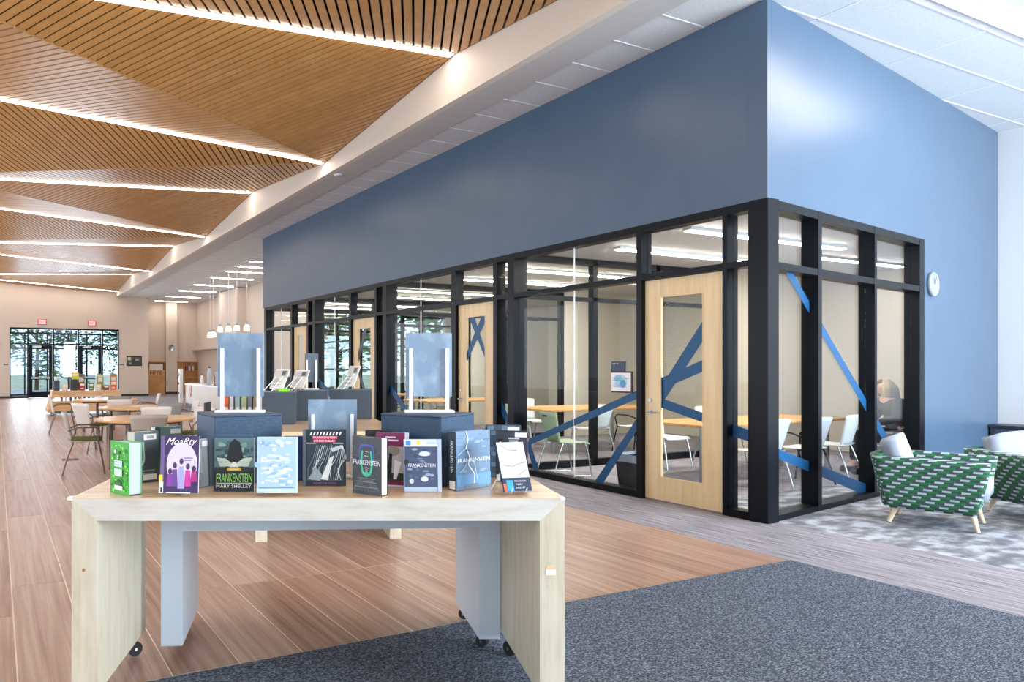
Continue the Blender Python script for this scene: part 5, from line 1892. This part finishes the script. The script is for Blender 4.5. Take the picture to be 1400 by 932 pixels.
room_table('long wooden meeting table in the nearest study room', 9.3, 6.42, 3.0, 0.95)
room_table('wooden meeting table in the second study room', 9.6, 9.7, 2.6, 1.1)
room_table('wooden meeting table in the third study room', 9.3, 13.1, 2.4, 1.0)
room_table('wooden meeting table in the farthest study room', 9.0, 16.4, 1.8, 0.9)
GR = 'chairs in the study rooms'
rc = [('sage', (7.02, 7.45), (1, -0.25), 'sage green shell chair with chrome legs behind the nearest glass front'),
      ('white', (8.35, 5.62), (0.25, 1), 'white chair at the door side of the nearest meeting table'), ('whitearm', (9.15, 5.6), (0.1, 1), 'white armchair with dark frame at the nearest meeting table'),
      ('white', (9.95, 5.68), (-0.2, 1), 'white chair seen through the short glass face'), ('white', (8.8, 7.3), (0, -1), 'white chair on the far side of the nearest meeting table'),
      ('white', (10.0, 7.3), (0, -1), 'second white chair on the far side of the nearest meeting table'),
      ('white', (8.9, 8.85), (0, 1), 'white chair at the near side of the second room table'), ('whitearm', (9.9, 8.85), (0, 1), 'white armchair at the near side of the second room table'),
      ('white', (9.2, 10.6), (0, -1), 'white chair at the far side of the second room table'), ('sage', (8.0, 9.8), (1, 0), 'sage chair at the end of the second room table'),
      ('grey', (8.5, 12.3), (0, 1), 'grey chair at the near side of the third room table'), ('grey', (7.8, 13.2), (1, 0), 'grey chair at the end of the third room table'),
      ('grey', (9.4, 14.0), (0, -1), 'grey chair at the far side of the third room table')]
for kind, p, f, lab in rc:
    put_chair(kind, p[0], p[1], f, lab, GR)
t = thing('waste_bin', 'black waste bin with grey liner behind the nearest glass front', 'bin', (6.86, 6.08, 0.002), 0)
MB().slab([(-0.15, -0.15, 0), (0.15, -0.15, 0), (0.15, 0.15, 0), (-0.15, 0.15, 0)], (0, 0, 0.02)).build('base', M['black_plastic'], t)
m = MB()
bt = [(-0.14, -0.16), (0.14, -0.16), (0.14, 0.16), (-0.14, 0.16)]
for i in range(4):
    p, q = bt[i], bt[(i + 1) % 4]
    m.slab([(p[0], p[1], 0.01), (q[0], q[1], 0.01), (q[0] * 1.2, q[1] * 1.2, 0.40), (p[0] * 1.2, p[1] * 1.2, 0.40)], (-p[0] * 0.05, -p[1] * 0.05, 0))
m.build('body', M['black_plastic'], t)
m = MB()
for i in range(4):
    p, q = bt[i], bt[(i + 1) % 4]
    m.slab([(p[0] * 1.215, p[1] * 1.215, 0.34), (q[0] * 1.215, q[1] * 1.215, 0.34), (q[0] * 1.24, q[1] * 1.24, 0.425), (p[0] * 1.24, p[1] * 1.24, 0.425)], (0, 0, 0.006))
m.build('liner', mat('liner_grey', '#a9b3bd', 0.35), t)
# room sign on the glass
t = thing('room_sign', 'navy room sign with framed blue notice on the nearest glass', 'sign', (X0 + GX - 0.004, 6.20, 1.165), 0)
t.rotation_euler = (0, 0, -PI / 2)
MB().rbox(0.0, -0.012, 0.245, 0.21, -0.001, 0.365, 0.002).build('name_plate', M['navy_panel'], t)
a = Art(0.21, 0.12, -0.0125)
a.t('Study 10', 0.08, 0.72, 0.5, 0.86, '#e9edf2')
a.build('lettering', t, (0, 0, 0.245))
MB().rbox(0.0, -0.018, 0.0, 0.315, -0.001, 0.25, 0.003).build('frame', mat('frame_brown', '#3a2f35', 0.5), t)
a = Art(0.285, 0.215, -0.0185)
a.r(0, 0, 1, 1, '#e9e6ec').e(0.5, 0.55, 0.34, 0.36, '#a9cfe4', 12).e(0.6, 0.4, 0.16, 0.22, '#3f93bf', 10).e(0.35, 0.7, 0.2, 0.2, '#7db8d6', 10)
a.t('STUDY ROOM', 0.08, 0.66, 0.9, 0.74, '#1f3f66').t('RESERVATIONS', 0.08, 0.56, 0.7, 0.63, '#1f3f66')
for i in range(4):
    a.r(0.1, 0.22 + 0.07 * i, 0.8 - 0.1 * (i % 2), 0.245 + 0.07 * i, '#6f8fb4')
a.build('notice', t, (0.01, 0, 0.018))
# tall dark bookcase in the rooms
for i, (x, y, lab) in enumerate(((11.6, 15.1, 'dark bookcase against the partition of the farthest room'), (6.95, 17.5, 'low dark shelf unit at the glass end of the farthest room'))):
    t = thing('bookcase', lab, 'shelf', (x, y, 0.002), 0)
    h = 1.5 if i == 0 else 1.2
    MB().box(0, 0, 0, 0.03, 0.3, h).build('side', M['black_metal'], t)
    MB().box(0.87, 0, 0, 0.9, 0.3, h).build('side', M['black_metal'], t)
    for z in (0.05, 0.4, 0.8, h - 0.03):
        MB().box(0.03, 0, z, 0.87, 0.3, z + 0.03).build('shelf', M['black_metal'], t)

# --- lounge chairs in the stepped green pattern
def lounge(label, cx, cy, face, wd, group='green patterned lounge seats'):
    """faces local -Y; wd = overall width"""
    rz = math.atan2(face[1], face[0]) + PI / 2
    t = thing('lounge_chair', label, 'armchair', (cx, cy, 0.004), rz, group)
    hw = wd / 2
    for s in (-1, 1):
        def arm(u, v, s=s):
            # u from back to front, v from bottom to top; flared outwards and tucked in at the bottom
            y = 0.38 - 0.80 * u
            zt = 0.635 - 0.01 * u
            z = 0.17 + (zt - 0.17) * v
            inset = 0.09 * (1 - v) ** 1.6
            yy = y + (0.10 * (1 - v) ** 1.5) * (1 if u > 0.5 else -1) * abs(2 * u - 1) ** 3
            return (s * (hw - inset), yy, z)
        mb = MB().sheet(lambda u, v: arm(u, v), 14, 8, 0.10)
        mb.build('armrest', M['green_pattern'], t)
    def bkf(u, v):
        x = (u - 0.5) * (wd - 0.06 - 0.12 * (1 - v))
        return (x, 0.33 + 0.09 * v - 0.05 * (2 * u - 1) ** 4, 0.17 + 0.47 * v)
    MB().sheet(bkf, 12, 6, 0.08).build('back_shell', M['green_pattern'], t)
    def cush(u, v):
        x = (u - 0.5) * (wd - 0.22)
        return (x, 0.20 + 0.11 * v - 0.03 * math.sin(PI * u) * math.sin(PI * v), 0.38 + 0.42 * v - 0.05 * (2 * u - 1) ** 4 * v)
    MB().sheet(cush, 12, 8, 0.13).build('back_cushion', M['seat_light'], t)
    def stf(u, v):
        return ((u - 0.5) * (wd - 0.2), -0.40 + 0.60 * v, 0.37 + 0.02 * math.sin(PI * u) * math.sin(PI * v))
    MB().sheet(stf, 10, 8, 0.15).build('seat_cushion', M['seat_light'], t)
    MB().rbox(-hw + 0.12, -0.34, 0.165, hw - 0.12, 0.33, 0.30, 0.03).build('seat_base', M['green_pattern'], t)
    for sx in (-1, 1):
        for sy, y in ((-1, -0.28), (1, 0.25)):
            lg = MB().tube([(sx * (hw - 0.17), y, 0.175), (sx * (hw - 0.13), y + sy * 0.05, 0.004)], [0.030, 0.016], 12).build('leg', M['leg_wood'], t)
            MB().tube([(sx * (hw - 0.13), y + sy * 0.05, 0.006), (sx * (hw - 0.13), y + sy * 0.05, 0.0)], 0.017, 10).build('glide', M['black_rubber'], lg)
    return t


lounge('green and white patterned armchair with grey cushion beside the blue wall', 7.93, 3.60, (0.317, -0.949), 0.80)
lounge('wide green patterned loveseat with lavender-grey cushions by the white wall', 9.40, 3.12, (-0.5, -0.866), 1.35)
t = thing('coffee_table', 'round wooden drum table beside the green loveseat', 'table', (8.66, 2.66, 0.004), 0)
MB().lathe([(0.0, 0.0), (0.27, 0.0), (0.33, 0.05), (0.35, 0.2), (0.34, 0.36), (0.0, 0.36)], 40).build('drum', mat('drum_wood', '#c88f58', 0.4), t)
MB().lathe([(0.0, 0.36), (0.345, 0.36), (0.35, 0.37), (0.345, 0.382), (0.0, 0.382)], 40).build('top', M['table_wood'], t)
t = thing('console', 'dark grey low console against the white lounge wall', 'cabinet', (13.26, 3.6, 0.004), 0)
MB().rbox(-0.42, -1.3, 0.06, -0.0, 1.55, 0.60, 0.006).build('body', mat('console_grey', '#3b4250', 0.5), t)
MB().rbox(-0.45, -1.33, 0.60, 0.0, 1.58, 0.635, 0.005).build('top', mat('console_top', '#2c323d', 0.4), t)
for k in range(3):
    dd = MB().rbox(-0.435, -1.26 + 0.93 * k, 0.09, -0.42, -0.36 + 0.93 * k, 0.58, 0.003).build('door', mat('console_grey', '#3b4250', 0.5), t)
    MB().rbox(-0.45, -0.44 + 0.93 * k, 0.3, -0.435, -0.42 + 0.93 * k, 0.42, 0.003).build('handle', M['steel'], dd)

# --- reader in the nearest study room, seen through the short glass face
pc = Vector((X0, Y0, 0)) + NV * 0.62 + DV * 4.70
PRZ = math.atan2(0.50, -0.866) + PI / 2       # turned towards the table
t = thing('armchair', 'grey tweed armchair inside the nearest study room by the glass', 'armchair', (pc.x, pc.y, 0.003), PRZ)
# local -Y is the sitter's forward = -DV
MB().rbox(-0.33, -0.34, 0.15, 0.33, 0.30, 0.43, 0.03).build('seat', M['grey_tweed'], t)
def cb(u, v):
    return ((u - 0.5) * 0.68, 0.26 + 0.10 * v - 0.06 * (2 * u - 1) ** 2, 0.3 + 0.53 * v)
MB().sheet(cb, 10, 8, 0.09).build('backrest', M['grey_tweed'], t)
for s in (-1, 1):
    MB().rbox(s * 0.34 - 0.05, -0.30, 0.15, s * 0.34 + 0.05, 0.28, 0.60, 0.02).build('armrest', M['grey_tweed'], t)
    for y in (-0.28, 0.24):
        MB().tube([(s * 0.28, y, 0.16), (s * 0.30, y, 0.0)], [0.022, 0.015], 10).build('leg', M['black_metal'], t)


def skin(name, verts, edges, radii, m, parent, root=0, sub=2):
    me = bpy.data.meshes.new(name)
    me.from_pydata(verts, edges, [])
    o = link(name, me, m, parent)
    md = o.modifiers.new('skin', 'SKIN')
    md.use_smooth_shade = True
    for i, v in enumerate(me.skin_vertices[0].data):
        rr = radii[i]
        v.radius = (rr, rr) if not isinstance(rr, tuple) else rr
        v.use_root = (i == root)
    sb = o.modifiers.new('sub', 'SUBSURF')
    sb.levels = sb.render_levels = sub
    return o


pt = thing('person', 'blond person in a dark grey cardigan sitting bent over a book behind glass', 'person', (pc.x, pc.y, 0.003), PRZ)
# body: pelvis, spine, neck, head; arms; legs
V = [(0, 0.10, 0.52), (0, 0.12, 0.70), (0, 0.07, 0.90), (0, 0.0, 1.00), (0, -0.04, 1.07), (0, -0.09, 1.16), (0, -0.12, 1.24),
     (0.17, 0.01, 0.97), (0.22, -0.06, 0.76), (0.12, -0.28, 0.70),
     (-0.17, 0.01, 0.97), (-0.22, -0.06, 0.76), (-0.12, -0.28, 0.70),
     (0.10, 0.03, 0.50), (0.12, -0.36, 0.52), (0.12, -0.38, 0.12), (0.12, -0.50, 0.05),
     (-0.10, 0.03, 0.50), (-0.12, -0.36, 0.52), (-0.12, -0.38, 0.12), (-0.12, -0.50, 0.05)]
Ed = [(0, 1), (1, 2), (2, 3), (3, 4), (4, 5), (5, 6), (3, 7), (7, 8), (8, 9), (3, 10), (10, 11), (11, 12), (0, 13), (13, 14), (14, 15), (15, 16), (0, 17), (17, 18), (18, 19), (19, 20)]
Rd = [(0.15, 0.12), (0.14, 0.11), (0.155, 0.11), (0.11, 0.09), 0.05, 0.075, 0.065, 0.07, 0.052, 0.035, 0.07, 0.052, 0.035, 0.09, 0.065, 0.045, 0.035, 0.09, 0.065, 0.045, 0.035]
skin('body', V, Ed, Rd, M['skin'], pt)
# cardigan over torso and arms
Vc = [(0, 0.10, 0.54), (0, 0.12, 0.70), (0, 0.07, 0.90), (0, 0.015, 1.02), (0.17, 0.015, 0.975), (0.225, -0.055, 0.76), (0.135, -0.25, 0.705), (-0.17, 0.015, 0.975), (-0.225, -0.055, 0.76), (-0.135, -0.25, 0.705)]
Ec = [(0, 1), (1, 2), (2, 3), (3, 4), (4, 5), (5, 6), (3, 7), (7, 8), (8, 9)]
skin('cardigan', Vc, Ec, [(0.175, 0.15), (0.17, 0.14), (0.19, 0.15), (0.15, 0.14), 0.1, 0.07, 0.05, 0.1, 0.07, 0.05], M['cardigan'], pt)
Vt = [(0, 0.10, 0.52), (0.10, 0.03, 0.50), (0.12, -0.36, 0.52), (0.12, -0.38, 0.14), (-0.10, 0.03, 0.50), (-0.12, -0.36, 0.52), (-0.12, -0.38, 0.14)]
skin('trousers', Vt, [(0, 1), (1, 2), (2, 3), (0, 4), (4, 5), (5, 6)], [0.13, 0.105, 0.08, 0.06, 0.105, 0.08, 0.06], M['trousers'], pt)
# hair: bob around the head, open at the face
hm = MB()
def hair(u, v):
    th = PI * 0.30 + u * PI * 1.40 - PI / 2 + PI        # around the back, leaving the face (-Y) free
    an = PI / 2 - (u - 0.5) * PI * 1.45
    zz = 1.30 - 0.26 * v
    rr = 0.02 + 0.115 * math.sin(min(1.0, 0.12 + v * 1.5) * PI / 2) + 0.012 * v
    return (rr * math.cos(an), -0.075 + 0.02 * v + rr * math.sin(an) * 1.1, zz + 0.012 * math.sin(9 * u) * v)
hm.sheet(hair, 22, 12, 0.02)
hm.build('hair', M['hair_blond'], pt)
fa = MB()
fa.tube([(0, -0.185, 1.185), (0, -0.21, 1.165)], [0.012, 0.016], 8)
fa.build('nose', M['skin'], pt)
for s in (-1, 1):
    e_ = MB().lathe([(0.0, -0.009), (0.008, -0.004), (0.009, 0), (0.008, 0.004), (0.0, 0.009)], 10, cx=s * 0.03, cy=-0.178)
    e_.v = [(x, y, z + 1.20) for x, y, z in e_.v]
    e_.build('eye', M['black_plastic'], pt)
    # hands with five fingers resting on the book
    Vh = [(s * 0.12, -0.28, 0.70), (s * 0.10, -0.34, 0.695)]
    Eh = [(0, 1)]
    Rh = [(0.028, 0.02), (0.036, 0.014)]
    for k in range(4):
        b0 = len(Vh)
        x0 = s * (0.125 - 0.017 * k)
        L = (0.055, 0.065, 0.07, 0.06)[k]
        Vh += [(x0, -0.37, 0.692), (x0 - s * 0.002, -0.37 - L * 0.6, 0.688), (x0 - s * 0.004, -0.37 - L, 0.674)]
        Eh += [(1, b0), (b0, b0 + 1), (b0 + 1, b0 + 2)]
        Rh += [0.009, 0.008, 0.0065]
    b0 = len(Vh)
    Vh += [(s * 0.066, -0.325, 0.69), (s * 0.05, -0.355, 0.685)]
    Eh += [(0, b0), (b0, b0 + 1)]
    Rh += [0.010, 0.008]
    skin('hand', Vh, Eh, Rh, M['skin'], pt, 0, 1)
p = pc + Vector((-0.866, 0.5, 0)) * 0.40
b_ = thing('book', 'open book held in the lap of the person behind glass', 'book', (p.x, p.y, 0.655), PRZ)
for s in (-1, 1):
    MB().slab([(0, -0.1, 0), (s * 0.14, -0.1, 0.02), (s * 0.14, 0.1, 0.02), (0, 0.1, 0)], (0, 0, 0.012)).build('page_block', M['paper'], b_)
MB().slab([(-0.142, -0.102, 0.016), (0, -0.102, -0.004), (0.142, -0.102, 0.016), (0.142, 0.102, 0.016), (0, 0.102, -0.004), (-0.142, 0.102, 0.016)], (0, 0, 0.003)).build('cover', M['navy_panel'], b_)

for s in (-1, 1):
    MB().rbox(s * 0.12 - 0.045, -0.56, 0.0, s * 0.12 + 0.045, -0.32, 0.09, 0.025, seg=2).build('shoe', M['black_rubber'], pt)
